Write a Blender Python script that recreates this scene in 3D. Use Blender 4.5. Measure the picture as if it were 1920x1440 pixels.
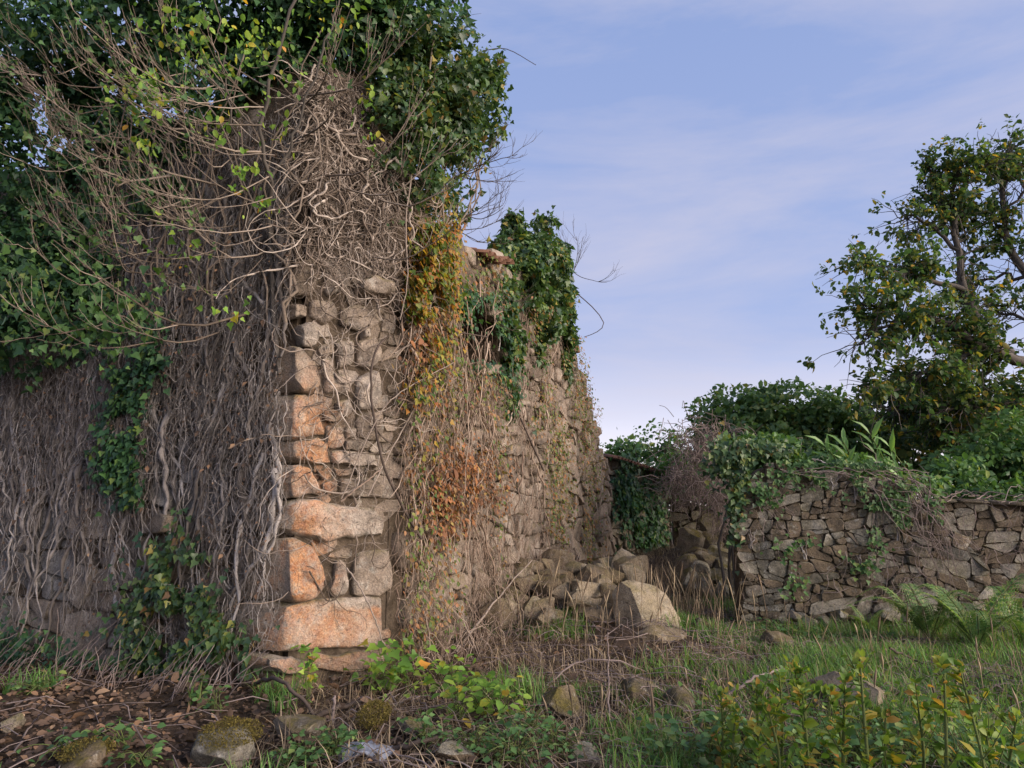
import bpy, bmesh, math, random
import numpy as np
from mathutils import Vector, noise as mnoise

for o in list(bpy.data.objects): bpy.data.objects.remove(o, do_unlink=True)
SC = bpy.context.scene
COL = SC.collection
rng = np.random.default_rng(7)
random.seed(7)

# ------------------------------------------------------------------ camera
F = 1321.0; CX, CY = 960.0, 720.0
PITCH = math.radians(10.1); EYE = np.array([0., 0., 1.6])
cam = bpy.data.cameras.new('camera'); camo = bpy.data.objects.new('camera', cam); COL.objects.link(camo)
camo.location = EYE; camo.rotation_euler = (math.pi/2 + PITCH, 0, 0)
cam.sensor_width = 36; cam.lens = F/1920*36; cam.clip_start = 0.05; cam.clip_end = 2000
SC.camera = camo

# ------------------------------------------------------------------ sky, sun, exposure
SUN_AZ = math.radians(117); SUN_EL = math.radians(15)     # azimuth clockwise from +Y
world = bpy.data.worlds.new('World'); SC.world = world; world.use_nodes = True
nt = world.node_tree; nt.nodes.clear()
def wn(t, **k):
    n = nt.nodes.new(t)
    for a, v in k.items(): setattr(n, a, v)
    return n
sky = wn('ShaderNodeTexSky', sky_type='NISHITA', sun_disc=False, sun_elevation=SUN_EL, sun_rotation=SUN_AZ,
         altitude=300, air_density=1.0, dust_density=0.6, ozone_density=4.0)
tc = wn('ShaderNodeTexCoord'); mp = wn('ShaderNodeMapping')
mp.inputs['Rotation'].default_value = (0.25, -0.35, 0.5); mp.inputs['Scale'].default_value = (1.0, 2.6, 6.0)
cl = wn('ShaderNodeTexNoise'); cl.inputs['Scale'].default_value = 1.1; cl.inputs['Detail'].default_value = 8
cl.inputs['Roughness'].default_value = 0.6; cl.inputs['Distortion'].default_value = 0.4
cr = wn('ShaderNodeValToRGB'); cr.color_ramp.elements[0].position = 0.41; cr.color_ramp.elements[1].position = 0.72
cr.color_ramp.elements[0].color = (0, 0, 0, 1); cr.color_ramp.elements[1].color = (0.62, 0.62, 0.62, 1)
mix = wn('ShaderNodeMix', data_type='RGBA'); mix.inputs['B'].default_value = (.92, .86, .98, 1)
bg = wn('ShaderNodeBackground'); bg.inputs['Strength'].default_value = 0.11
out = wn('ShaderNodeOutputWorld')
L = nt.links.new
L(tc.outputs['Generated'], mp.inputs['Vector']); L(mp.outputs['Vector'], cl.inputs['Vector'])
L(cl.outputs['Fac'], cr.inputs['Fac']); L(cr.outputs['Color'], mix.inputs['Factor'])
tint = wn('ShaderNodeMix', data_type='RGBA', blend_type='MULTIPLY'); tint.inputs['Factor'].default_value = 1; tint.inputs['B'].default_value = (1.6, 1.02, 1.0, 1)
sep = wn('ShaderNodeSeparateXYZ'); hz = wn('ShaderNodeValToRGB'); veil = wn('ShaderNodeMix', data_type='RGBA'); veil.inputs['Factor'].default_value = .94
vs = wn('ShaderNodeMix', data_type='RGBA', blend_type='MULTIPLY'); vs.inputs['Factor'].default_value = 1; vs.inputs['B'].default_value = (2, 2, 2, 1)
while len(hz.color_ramp.elements) < 4: hz.color_ramp.elements.new(.5)
for el, (p_, c_) in zip(hz.color_ramp.elements, ((0., (.70, .64, .63)), (.08, (.53, .505, .56)), (.22, (.235, .285, .44)), (.7, (.16, .225, .41)))): el.position = p_; el.color = c_+(1,)
L(tc.outputs['Generated'], sep.inputs[0]); L(sep.outputs[2], hz.inputs['Fac']); L(hz.outputs['Color'], vs.inputs['A']); L(vs.outputs['Result'], veil.inputs['B'])
L(sky.outputs['Color'], tint.inputs['A']); L(tint.outputs['Result'], veil.inputs['A']); L(veil.outputs['Result'], mix.inputs['A']); L(mix.outputs['Result'], bg.inputs['Color']); L(bg.outputs['Background'], out.inputs['Surface'])
sun = bpy.data.lights.new('sun', 'SUN'); sun.energy = 1.1; sun.angle = math.radians(55); sun.color = (1.0, 0.84, 0.70)
suno = bpy.data.objects.new('sun', sun); COL.objects.link(suno)
sd = Vector((math.sin(SUN_AZ)*math.cos(SUN_EL), math.cos(SUN_AZ)*math.cos(SUN_EL), math.sin(SUN_EL)))
suno.rotation_euler = sd.to_track_quat('Z', 'Y').to_euler(); suno.location = (20, -5, 12)
SC.view_settings.view_transform = 'Standard'; SC.view_settings.look = 'None'
SC.view_settings.gamma = 1; SC.view_settings.exposure = 2.85
SC.cycles.use_denoising = True
SC.cycles.max_bounces = 6; SC.cycles.transparent_max_bounces = 4

# ------------------------------------------------------------------ layout maths
FW = np.array([0, math.cos(PITCH), math.sin(PITCH)]); UP = np.array([0, -math.sin(PITCH), math.cos(PITCH)])
def ray(px, py): return np.array([1., 0, 0])*(px-CX)/F + UP*(CY-py)/F + FW
def at(px, py, Y): r = ray(px, py); return EYE + r*(Y/r[1])
def hit(px, py, p0, n):
    r = ray(px, py); return EYE + r*(np.dot(np.array(p0)-EYE, n)/np.dot(r, n))
CORNER = np.array([-2.10, 6.80, 0.]); BEND = np.array([2.51, 18.0, 0.])
PD = np.array([.8, .6, 0.]); NP = np.array([.6, -.8, 0.]); PW = 1.08      # the corner pillar's own face
BO = CORNER + PD*PW
BD = (BEND-BO)/np.linalg.norm(BEND-BO); NB = np.array([BD[1], -BD[0], 0.])
AD = np.array([-.925, .381, 0.]); AD /= np.linalg.norm(AD); NA = np.array([-AD[1], AD[0], 0.])
Z = np.array([0., 0, 1.])
def Pp(u, z, w=0.): return CORNER + PD*u + Z*z + NP*w
def Puz(px, py, w=0.):
    p = hit(px, py, CORNER+NP*w, NP) - CORNER; return np.array([np.dot(p, PD), p[2]])
def Bp(u, z, w=0.): return BO + BD*u + Z*z + NB*w
def Ap(s, z, w=0.): return CORNER + AD*s + Z*z + NA*w
def Buz(px, py, w=0.):
    p = hit(px, py, BO+NB*w, NB) - BO; return np.array([np.dot(p, BD), p[2]])
def Asz(px, py, w=0.):
    p = hit(px, py, CORNER+NA*w, NA) - CORNER; return np.array([np.dot(p, AD), p[2]])

# vectorised value noise
def _h(i, j, k, s):
    with np.errstate(over='ignore'):
        n = (i.astype(np.int64)*374761393 + j.astype(np.int64)*668265263 + k.astype(np.int64)*2147483647 + s*1274126177) & 0x7fffffff
        n = ((n ^ (n >> 13)) * 1274126177) & 0x7fffffff
        n = (n ^ (n >> 16)) & 0xffff
    return n/65535.0*2-1
def vnoise(p, seed=0):
    p = np.asarray(p, float); i = np.floor(p).astype(np.int64); f = p-i; f = f*f*(3-2*f); r = 0
    for a in (0, 1):
        for b in (0, 1):
            for c in (0, 1):
                w = (f[..., 0] if a else 1-f[..., 0])*(f[..., 1] if b else 1-f[..., 1])*(f[..., 2] if c else 1-f[..., 2])
                r = r + w*_h(i[..., 0]+a, i[..., 1]+b, i[..., 2]+c, seed)
    return r
def fbm(p, seed=0, oct=3):
    p = np.asarray(p, float); r = 0; a = 1
    for o in range(oct): r = r + a*vnoise(p*2**o, seed+o*17); a *= .5
    return r
def xy0(x, y, sc): x = np.asarray(x, float); y = np.asarray(y, float); return np.stack([x*sc, y*sc, np.zeros_like(x+y)], -1)
def sstep(a, b, x): t = np.clip((x-a)/(b-a), 0, 1); return t*t*(3-2*t)
def gz(x, y):
    x = np.asarray(x, float); y = np.asarray(y, float)
    z = 0.05*fbm(xy0(x, y, 1.1), 3, 3) + 0.03*vnoise(xy0(x, y, 4.5), 9)
    z = z + 0.40*np.exp(-(((x-0.35)/1.15)**2 + ((y-11.3)/1.7)**2)) + 0.15*np.exp(-(((x-1.3)/1.0)**2+((y-9.0)/1.1)**2))
    u = (x-CORNER[0])*BD[0] + (y-CORNER[1])*BD[1]; w = (x-CORNER[0])*NB[0] + (y-CORNER[1])*NB[1]
    z = z + 0.22*np.exp(-(w/0.7)**2)*sstep(1.6, 3.5, u)*sstep(16, 12, u)
    z = z + 0.4*np.exp(-(((x-5.2)/1.6)**2 + ((y-18.5)/2.2)**2))
    return z + 0.5*sstep(12, 24, y)

# ------------------------------------------------------------------ mesh helpers
def tag(o, label=None, cat=None, group=None, kind=None):
    for k, v in (('label', label), ('category', cat), ('group', group), ('kind', kind)):
        if v: o[k] = v
    return o
def mk(name, V, faces, mat, parent=None, smooth=True, loc=None, sharp=0):
    """faces: list of integer arrays (n,k)"""
    me = bpy.data.meshes.new(name); V = np.ascontiguousarray(np.asarray(V, np.float32).reshape(-1, 3))
    if loc is not None: V = V - np.asarray(loc, np.float32)
    faces = [np.asarray(f, np.int32) for f in faces if len(f)]
    li = np.concatenate([f.ravel() for f in faces]); tot = np.concatenate([np.full(len(f), f.shape[1], np.int32) for f in faces])
    st = np.concatenate([[0], np.cumsum(tot)[:-1]]).astype(np.int32)
    me.vertices.add(len(V)); me.vertices.foreach_set('co', V.ravel())
    me.loops.add(len(li)); me.loops.foreach_set('vertex_index', li)
    me.polygons.add(len(tot)); me.polygons.foreach_set('loop_start', st); me.polygons.foreach_set('loop_total', tot)
    me.polygons.foreach_set('use_smooth', np.full(len(tot), smooth, bool))
    me.update(calc_edges=True); me.validate()
    if mat: me.materials.append(mat)
    if sharp: me.set_sharp_from_angle(angle=math.radians(sharp))
    o = bpy.data.objects.new(name, me); COL.objects.link(o)
    if loc is not None: o.location = loc
    if parent: o.parent = parent; o.matrix_parent_inverse = parent.matrix_basis.inverted() if loc is None or True else o.matrix_parent_inverse
    return o
def empty(name, loc):
    o = bpy.data.objects.new(name, None); o.empty_display_size = .2; COL.objects.link(o); o.location = [float(v) for v in loc]; return o
class Acc:
    def __init__(s): s.V = []; s.F = {}; s.n = 0
    def add(s, V, *faces):
        V = np.asarray(V, float).reshape(-1, 3)
        for f in faces:
            f = np.asarray(f)
            if len(f): s.F.setdefault(f.shape[1], []).append(f + s.n)
        s.V.append(V); s.n += len(V)
    def build(s, name, mat, parent=None, smooth=True):
        return mk(name, np.concatenate(s.V), [np.concatenate(v) for v in s.F.values()], mat, parent, smooth)
def nrm(v): return v/np.maximum(np.linalg.norm(v, axis=-1, keepdims=True), 1e-9)
def tubes(P, R, S=4):
    """P (N,K,3) polylines, R (N,K) radii -> verts, quads"""
    P = np.asarray(P, float); R = np.asarray(R, float); N, K, _ = P.shape
    T = nrm(np.gradient(P, axis=1)); ref = np.zeros_like(T); ref[..., 0] = .31; ref[..., 1] = .83; ref[..., 2] = .46
    alt = np.abs((T*nrm(ref)).sum(-1)) > .93; ref[alt] = (1, 0, 0)
    X = nrm(np.cross(T, ref)); Yv = np.cross(T, X)
    a = np.arange(S)*2*math.pi/S
    V = P[:, :, None] + R[:, :, None, None]*(np.cos(a)[None, None, :, None]*X[:, :, None] + np.sin(a)[None, None, :, None]*Yv[:, :, None])
    i = np.arange(N)[:, None, None]*K*S; j = np.arange(K-1)[None, :, None]*S; k = np.arange(S)[None, None, :]; k2 = (k+1) % S
    q = np.stack([i+j+k, i+j+k2, i+j+S+k2, i+j+S+k], -1).reshape(-1, 4)
    return V.reshape(-1, 3), q
def smooth_line(pts, K):
    pts = np.asarray(pts, float); n = len(pts)
    if n == 2: t = np.linspace(0, 1, K)[:, None]; return pts[0]*(1-t) + pts[1]*t
    E = np.concatenate([[2*pts[0]-pts[1]], pts, [2*pts[-1]-pts[-2]]]); o = []
    for t in np.linspace(0, n-1-1e-6, K):
        i = int(t); f = t-i; a, b, c, d = E[i:i+4]
        o.append(.5*((2*b)+(-a+c)*f+(2*a-5*b+4*c-d)*f*f+(-a+3*b-3*c+d)*f**3))
    return np.array(o)
TPL = {
 'ivy': (np.array([[0, .3, -.05], [0, 0, 0], [.36, -.06, .05], [.5, .26, .09], [.26, .48, .03], [0, 1, -.12], [-.26, .48, .03], [-.5, .26, .09], [-.36, -.06, .05]]),
         np.array([[0, 1, 2], [0, 2, 3], [0, 3, 4], [0, 4, 5], [0, 5, 6], [0, 6, 7], [0, 7, 8], [0, 8, 1]])),
 'two': (np.array([[0, 0, 0], [.34, .42, .1], [0, 1, -.06], [-.34, .42, .1]]), np.array([[0, 1, 2], [0, 2, 3]])),
 'oval': (np.array([[0, 0, 0], [.26, .22, .07], [.3, .6, .07], [0, 1, -.1], [-.3, .6, .07], [-.26, .22, .07], [0, .45, 0]]),
          np.array([[6, 0, 1], [6, 1, 2], [6, 2, 3], [6, 3, 4], [6, 4, 5], [6, 5, 0]])),
 'lance': (np.array([[0, 0, 0], [.10, .3, .04], [.09, .62, .02], [0, 1, -.22], [-.09, .62, .02], [-.10, .3, .04], [0, .3, -.01], [0, .62, -.04]]),
           np.array([[0, 1, 6], [0, 6, 5], [1, 2, 7], [1, 7, 6], [5, 6, 7], [5, 7, 4], [2, 3, 7], [7, 3, 4]])),
}
def leaves(P, T, N, S, tpl='two'):
    t, f = TPL[tpl]; T = nrm(T); X = nrm(np.cross(T, N)); N = np.cross(X, T)
    V = P[:, None] + S[:, None, None]*(t[None, :, 0, None]*X[:, None] + t[None, :, 1, None]*T[:, None] + t[None, :, 2, None]*N[:, None])
    return V.reshape(-1, 3), (f[None] + (np.arange(len(P))*len(t))[:, None, None]).reshape(-1, 3)
def rdir(n): return nrm(rng.normal(size=(n, 3)))

# ------------------------------------------------------------------ materials
class NT:
    def __init__(s, name):
        s.m = bpy.data.materials.new(name); s.m.use_nodes = True; s.t = s.m.node_tree; s.t.nodes.clear()
        s.out = s.n('ShaderNodeOutputMaterial')
    def n(s, ty, ins=None, **k):
        x = s.t.nodes.new(ty)
        for a, v in k.items(): setattr(x, a, v)
        for a, v in (ins or {}).items(): s.set(x, a, v)
        return x
    def set(s, x, a, v):
        if isinstance(v, bpy.types.NodeSocket): s.t.links.new(v, x.inputs[a])
        else: x.inputs[a].default_value = v
    def noise(s, scale, detail=3, vec=None, rough=.55, dist=0.):
        x = s.n('ShaderNodeTexNoise', {'Scale': scale, 'Detail': detail, 'Roughness': rough, 'Distortion': dist})
        if vec is not None: s.set(x, 'Vector', vec)
        return x.outputs['Fac']
    def ramp(s, fac, stops, mode='LINEAR'):
        r = s.n('ShaderNodeValToRGB', {'Fac': fac}); e = r.color_ramp; e.interpolation = mode
        while len(e.elements) < len(stops): e.elements.new(.5)
        for el, (p, c) in zip(e.elements, stops):
            el.position = p; el.color = tuple(c)+(1,) if hasattr(c, '__len__') else (c, c, c, 1)
        return r.outputs['Color']
    def mix(s, fac, a, b, blend='MIX'):
        x = s.n('ShaderNodeMix', data_type='RGBA', blend_type=blend)
        for k, v in (('Factor', fac), ('A', a), ('B', b)):
            if isinstance(v, tuple) and len(v) == 3: v = v+(1,)
            s.set(x, k, v)
        return x.outputs['Result']
    def math(s, op, a, b=0.):
        x = s.n('ShaderNodeMath', operation=op); s.set(x, 0, a); s.set(x, 1, b); return x.outputs[0]
    def dot(s, a, v):
        x = s.n('ShaderNodeVectorMath', operation='DOT_PRODUCT'); s.set(x, 0, a); s.set(x, 1, tuple(v)); return x.outputs['Value']
def leaf_mat(name, stops, transl=.3, rough=.5, clump=1.6, spec=.35):
    t = NT(name); g = t.n('ShaderNodeNewGeometry'); c = t.ramp(g.outputs['Random Per Island'], stops)
    nz = t.noise(clump, 2, g.outputs['Position']); c = t.mix(1., c, t.ramp(nz, [(.3, (.72, .74, .72)), (.7, (1.22, 1.2, 1.1))]), 'MULTIPLY')
    p = t.n('ShaderNodeBsdfPrincipled', {'Base Color': c, 'Roughness': rough, 'Specular IOR Level': spec})
    if transl > 0:
        tr = t.n('ShaderNodeBsdfTranslucent', {'Color': t.mix(1., c, (1.5, 1.5, .7), 'MULTIPLY')})
        ms = t.n('ShaderNodeMixShader', {0: transl}); t.t.links.new(p.outputs[0], ms.inputs[1]); t.t.links.new(tr.outputs[0], ms.inputs[2])
        t.t.links.new(ms.outputs[0], t.out.inputs[0])
    else: t.t.links.new(p.outputs[0], t.out.inputs[0])
    return t.m
def bark_mat(name, stops, scale=14., bump=.35):
    t = NT(name); g = t.n('ShaderNodeNewGeometry'); nz = t.noise(scale, 4, g.outputs['Position'], .65)
    f = t.math('ADD', t.math('MULTIPLY', g.outputs['Random Per Island'], .55), t.math('MULTIPLY', nz, .45))
    c = t.ramp(f, stops)
    b = t.n('ShaderNodeBump', {'Strength': bump, 'Distance': .02, 'Height': nz})
    p = t.n('ShaderNodeBsdfPrincipled', {'Base Color': c, 'Roughness': .85, 'Specular IOR Level': .2, 'Normal': b.outputs[0]})
    t.t.links.new(p.outputs[0], t.out.inputs[0]); return t.m
def stone_mat(name, stops, orange=False, moss=.5, lichen=.5, dark=.5):
    t = NT(name); g = t.n('ShaderNodeNewGeometry'); P = g.outputs['Position']
    off = t.n('ShaderNodeVectorMath', operation='ADD'); t.set(off, 0, P)
    cmb = t.n('ShaderNodeCombineXYZ', {0: t.math('MULTIPLY', g.outputs['Random Per Island'], 37.), 1: t.math('MULTIPLY', g.outputs['Random Per Island'], 91.)}); t.set(off, 1, cmb.outputs[0])
    Q = off.outputs[0]
    f = t.math('ADD', t.math('MULTIPLY', g.outputs['Random Per Island'], .5), t.math('MULTIPLY', t.noise(5., 5, Q, .65), .5))
    c = t.ramp(f, stops)
    c = t.mix(t.math('MULTIPLY', t.ramp(t.noise(2.6, 5, Q, .7), [(.46, 0.), (.62, 1.)]), dark), c, (.045, .045, .042))
    if orange:
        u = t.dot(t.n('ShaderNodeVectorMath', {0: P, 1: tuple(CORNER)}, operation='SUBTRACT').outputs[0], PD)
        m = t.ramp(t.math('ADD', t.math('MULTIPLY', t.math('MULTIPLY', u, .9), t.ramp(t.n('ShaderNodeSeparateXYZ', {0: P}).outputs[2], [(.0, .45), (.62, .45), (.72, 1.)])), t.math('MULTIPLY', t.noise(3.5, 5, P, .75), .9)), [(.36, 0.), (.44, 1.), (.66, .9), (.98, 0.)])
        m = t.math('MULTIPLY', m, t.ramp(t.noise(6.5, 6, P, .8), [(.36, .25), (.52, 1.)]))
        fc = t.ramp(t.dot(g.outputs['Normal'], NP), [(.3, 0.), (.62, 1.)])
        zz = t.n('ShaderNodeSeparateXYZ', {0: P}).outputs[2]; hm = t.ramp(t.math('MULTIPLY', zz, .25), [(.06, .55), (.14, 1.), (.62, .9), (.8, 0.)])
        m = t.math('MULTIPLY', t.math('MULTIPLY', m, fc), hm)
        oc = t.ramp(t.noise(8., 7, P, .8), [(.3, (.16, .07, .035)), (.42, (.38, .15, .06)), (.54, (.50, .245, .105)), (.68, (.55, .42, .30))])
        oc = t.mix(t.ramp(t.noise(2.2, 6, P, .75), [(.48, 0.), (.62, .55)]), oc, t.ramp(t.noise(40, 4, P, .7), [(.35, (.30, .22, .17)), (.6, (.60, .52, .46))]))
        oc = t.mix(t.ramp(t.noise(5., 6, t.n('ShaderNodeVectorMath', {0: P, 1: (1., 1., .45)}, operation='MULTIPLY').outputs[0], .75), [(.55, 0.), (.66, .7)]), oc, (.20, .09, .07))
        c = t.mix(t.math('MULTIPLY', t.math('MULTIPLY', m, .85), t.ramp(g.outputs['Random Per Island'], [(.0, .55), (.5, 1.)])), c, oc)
    c = t.mix(t.math('MULTIPLY', t.ramp(t.noise(8.5, 6, Q, .72), [(.56, 0.), (.68, 1.)]), lichen), c, (.46, .45, .40))
    nz = t.n('ShaderNodeSeparateXYZ', {0: g.outputs['Normal']}).outputs[2]
    mo = t.math('MULTIPLY', t.ramp(nz, [(.15, 0.), (.7, 1.)]), t.ramp(t.noise(3.2, 4, P, .7), [(.42, 0.), (.6, 1.)]))
    c = t.mix(t.math('MULTIPLY', mo, moss), c, t.ramp(t.noise(30, 3, P), [(.3, (.06, .055, .012)), (.7, (.17, .14, .03))]))
    c = t.mix(.7, c, t.ramp(t.noise(75, 3, P, .7), [(.3, (.38, .38, .38)), (.48, (1., 1., 1.)), (.7, (1.5, 1.5, 1.46))]), 'MULTIPLY')
    c = t.mix(t.math('MULTIPLY', t.ramp(t.noise(24, 5, Q, .75), [(.56, 0.), (.64, 1.)]), .55), c, (.05, .045, .04))
    b1 = t.n('ShaderNodeBump', {'Strength': 1., 'Distance': .045, 'Height': t.noise(13, 7, Q, .72)})
    b2 = t.n('ShaderNodeBump', {'Strength': .5, 'Distance': .01, 'Height': t.noise(70, 4, P, .7), 'Normal': b1.outputs[0]})
    p = t.n('ShaderNodeBsdfPrincipled', {'Base Color': c, 'Roughness': .92, 'Specular IOR Level': .15, 'Normal': b2.outputs[0]})
    t.t.links.new(p.outputs[0], t.out.inputs[0]); return t.m
def earth_mat(name, stops, scale=3., bump=.8):
    t = NT(name); g = t.n('ShaderNodeNewGeometry'); P = g.outputs['Position']
    c = t.ramp(t.noise(scale, 8, P, .7), stops)
    c = t.mix(.6, c, t.ramp(t.noise(38, 4, P, .7), [(.3, (.5, .5, .5)), (.7, (1.5, 1.45, 1.4))]), 'MULTIPLY')
    b = t.n('ShaderNodeBump', {'Strength': bump, 'Distance': .05, 'Height': t.noise(22, 6, P, .75)})
    p = t.n('ShaderNodeBsdfPrincipled', {'Base Color': c, 'Roughness': .95, 'Specular IOR Level': .1, 'Normal': b.outputs[0]})
    t.t.links.new(p.outputs[0], t.out.inputs[0]); return t.m

M = {}
M['stone_house'] = stone_mat('house granite', [(.2, (.17, .135, .10)), (.45, (.28, .225, .175)), (.62, (.35, .29, .235)), (.8, (.46, .40, .34))], True, .6, .5, .5)
M['stone_shade'] = stone_mat('shaded wall granite', [(.2, (.15, .14, .125)), (.45, (.27, .255, .235)), (.62, (.34, .325, .305)), (.8, (.50, .49, .47))], False, .7, .6, .55)
M['stone_brown'] = stone_mat('long wall granite', [(.2, (.13, .10, .077)), (.45, (.235, .185, .145)), (.62, (.31, .255, .205)), (.8, (.41, .35, .295))], False, .7, .4, .55)
M['stone_grey'] = stone_mat('rubble granite', [(.2, (.10, .08, .058)), (.36, (.185, .145, .10)), (.5, (.26, .22, .17)), (.64, (.21, .19, .135)), (.85, (.42, .39, .34))], False, .85, .6, .65)
M['stone_block'] = stone_mat('fallen granite', [(.2, (.17, .13, .085)), (.5, (.27, .215, .145)), (.8, (.38, .32, .235))], False, .55, .4, .5)
M['earth'] = earth_mat('joint earth', [(.3, (.055, .043, .032)), (.7, (.17, .135, .10))], 6.)
M['plaster'] = earth_mat('old plaster wall', [(.3, (.09, .085, .08)), (.55, (.19, .18, .17)), (.75, (.30, .29, .28))], 2.2)
M['ground'] = earth_mat('soil', [(.3, (.035, .026, .02)), (.55, (.085, .062, .045)), (.75, (.15, .115, .085))], 1.6)
M['tile'] = bark_mat('clay tile', [(.2, (.09, .045, .03)), (.8, (.20, .11, .075))], 20)
M['root'] = bark_mat('ivy root', [(.18, (.075, .066, .06)), (.42, (.18, .16, .145)), (.6, (.27, .245, .228)), (.82, (.48, .45, .425))])
M['rootwarm'] = bark_mat('ivy root pale', [(.2, (.075, .058, .045)), (.45, (.20, .16, .128)), (.6, (.29, .24, .20)), (.82, (.50, .44, .38))])
M['vine'] = bark_mat('dry vine', [(.2, (.11, .075, .055)), (.5, (.25, .185, .14)), (.8, (.42, .34, .27))])
M['twig'] = bark_mat('bare twig', [(.2, (.08, .063, .05)), (.5, (.18, .145, .115)), (.8, (.35, .29, .235))])
M['darktwig'] = bark_mat('dark twig', [(.2, (.035, .026, .022)), (.8, (.11, .085, .07))])
M['dry'] = bark_mat('dry bramble', [(.2, (.11, .085, .075)), (.8, (.29, .235, .215))])
M['bark'] = bark_mat('walnut bark', [(.2, (.045, .04, .035)), (.8, (.13, .115, .10))])
M['ivy'] = leaf_mat('ivy leaf', [(0, (.025, .06, .03)), (.45, (.055, .115, .045)), (.8, (.10, .17, .06)), (.93, (.18, .24, .06)), (.97, (.30, .24, .06)), (1, (.22, .12, .06))], .3, .42, 2.4, .5)
M['ivydark'] = leaf_mat('ivy leaf dark', [(0, (.02, .055, .034)), (.5, (.04, .105, .05)), (.9, (.075, .17, .06)), (1, (.16, .22, .05))])
M['bright'] = leaf_mat('bright leaf', [(0, (.09, .19, .035)), (.5, (.17, .32, .05)), (.85, (.30, .42, .06)), (.95, (.48, .38, .05)), (1, (.55, .25, .04))], .35)
M['creeper'] = leaf_mat('creeper leaf', [(0, (.05, .11, .03)), (.35, (.13, .19, .035)), (.58, (.34, .29, .05)), (.8, (.42, .20, .045)), (1, (.28, .10, .04))], .4)
M['rust'] = leaf_mat('withered creeper leaf', [(0, (.10, .055, .035)), (.5, (.22, .10, .05)), (.85, (.34, .15, .06)), (1, (.30, .24, .08))], .25, .7)
M['vineleaf'] = leaf_mat('vine leaf', [(0, (.06, .11, .025)), (.4, (.13, .18, .04)), (.6, (.24, .16, .07)), (1, (.30, .13, .06))], .3)
M['walnut'] = leaf_mat('walnut leaf', [(0, (.03, .07, .035)), (.5, (.06, .12, .05)), (.8, (.11, .16, .055)), (.95, (.22, .19, .04)), (1, (.42, .25, .04))], .45, .5, .45)
M['bush'] = leaf_mat('bush leaf', [(0, (.055, .115, .05)), (.5, (.105, .195, .075)), (.9, (.165, .27, .095)), (1, (.28, .27, .09))], .35, .5, .6)
M['hedge'] = leaf_mat('hedge leaf', [(0, (.04, .10, .035)), (.5, (.08, .17, .055)), (.9, (.13, .24, .075)), (1, (.24, .27, .08))], .3, .5, .8)
M['lily'] = leaf_mat('ginger leaf', [(0, (.11, .24, .07)), (1, (.22, .38, .12))], .4, .4, 2., .5)
M['fern'] = leaf_mat('fern frond', [(0, (.10, .20, .07)), (.7, (.19, .31, .11)), (1, (.34, .33, .15))], .4)
M['grass'] = leaf_mat('grass blade', [(0, (.07, .17, .045)), (.6, (.13, .27, .065)), (.85, (.22, .34, .09)), (1, (.36, .33, .17))], .35)
M['straw'] = leaf_mat('dry grass blade', [(0, (.12, .088, .062)), (.5, (.24, .18, .13)), (1, (.42, .34, .24))], .2, .8)
M['litter'] = leaf_mat('dead leaf', [(0, (.045, .032, .026)), (.55, (.12, .08, .06)), (.85, (.20, .125, .085)), (.96, (.30, .18, .11)), (1, (.42, .30, .20))], .1, .8)
M['sapling'] = leaf_mat('sapling leaf', [(0, (.06, .13, .03)), (.4, (.13, .24, .04)), (.7, (.25, .31, .05)), (.87, (.42, .34, .06)), (1, (.46, .19, .06))], .35)
M['greenstem'] = bark_mat('green stem', [(.2, (.05, .06, .022)), (.8, (.13, .17, .05))])
M['moss'] = leaf_mat('moss', [(0, (.06, .05, .012)), (1, (.17, .135, .03))], .1, .9)
M['plastic'] = earth_mat('pale sheet', [(.3, (.17, .20, .26)), (.7, (.29, .32, .39))], 4, .5)

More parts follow.
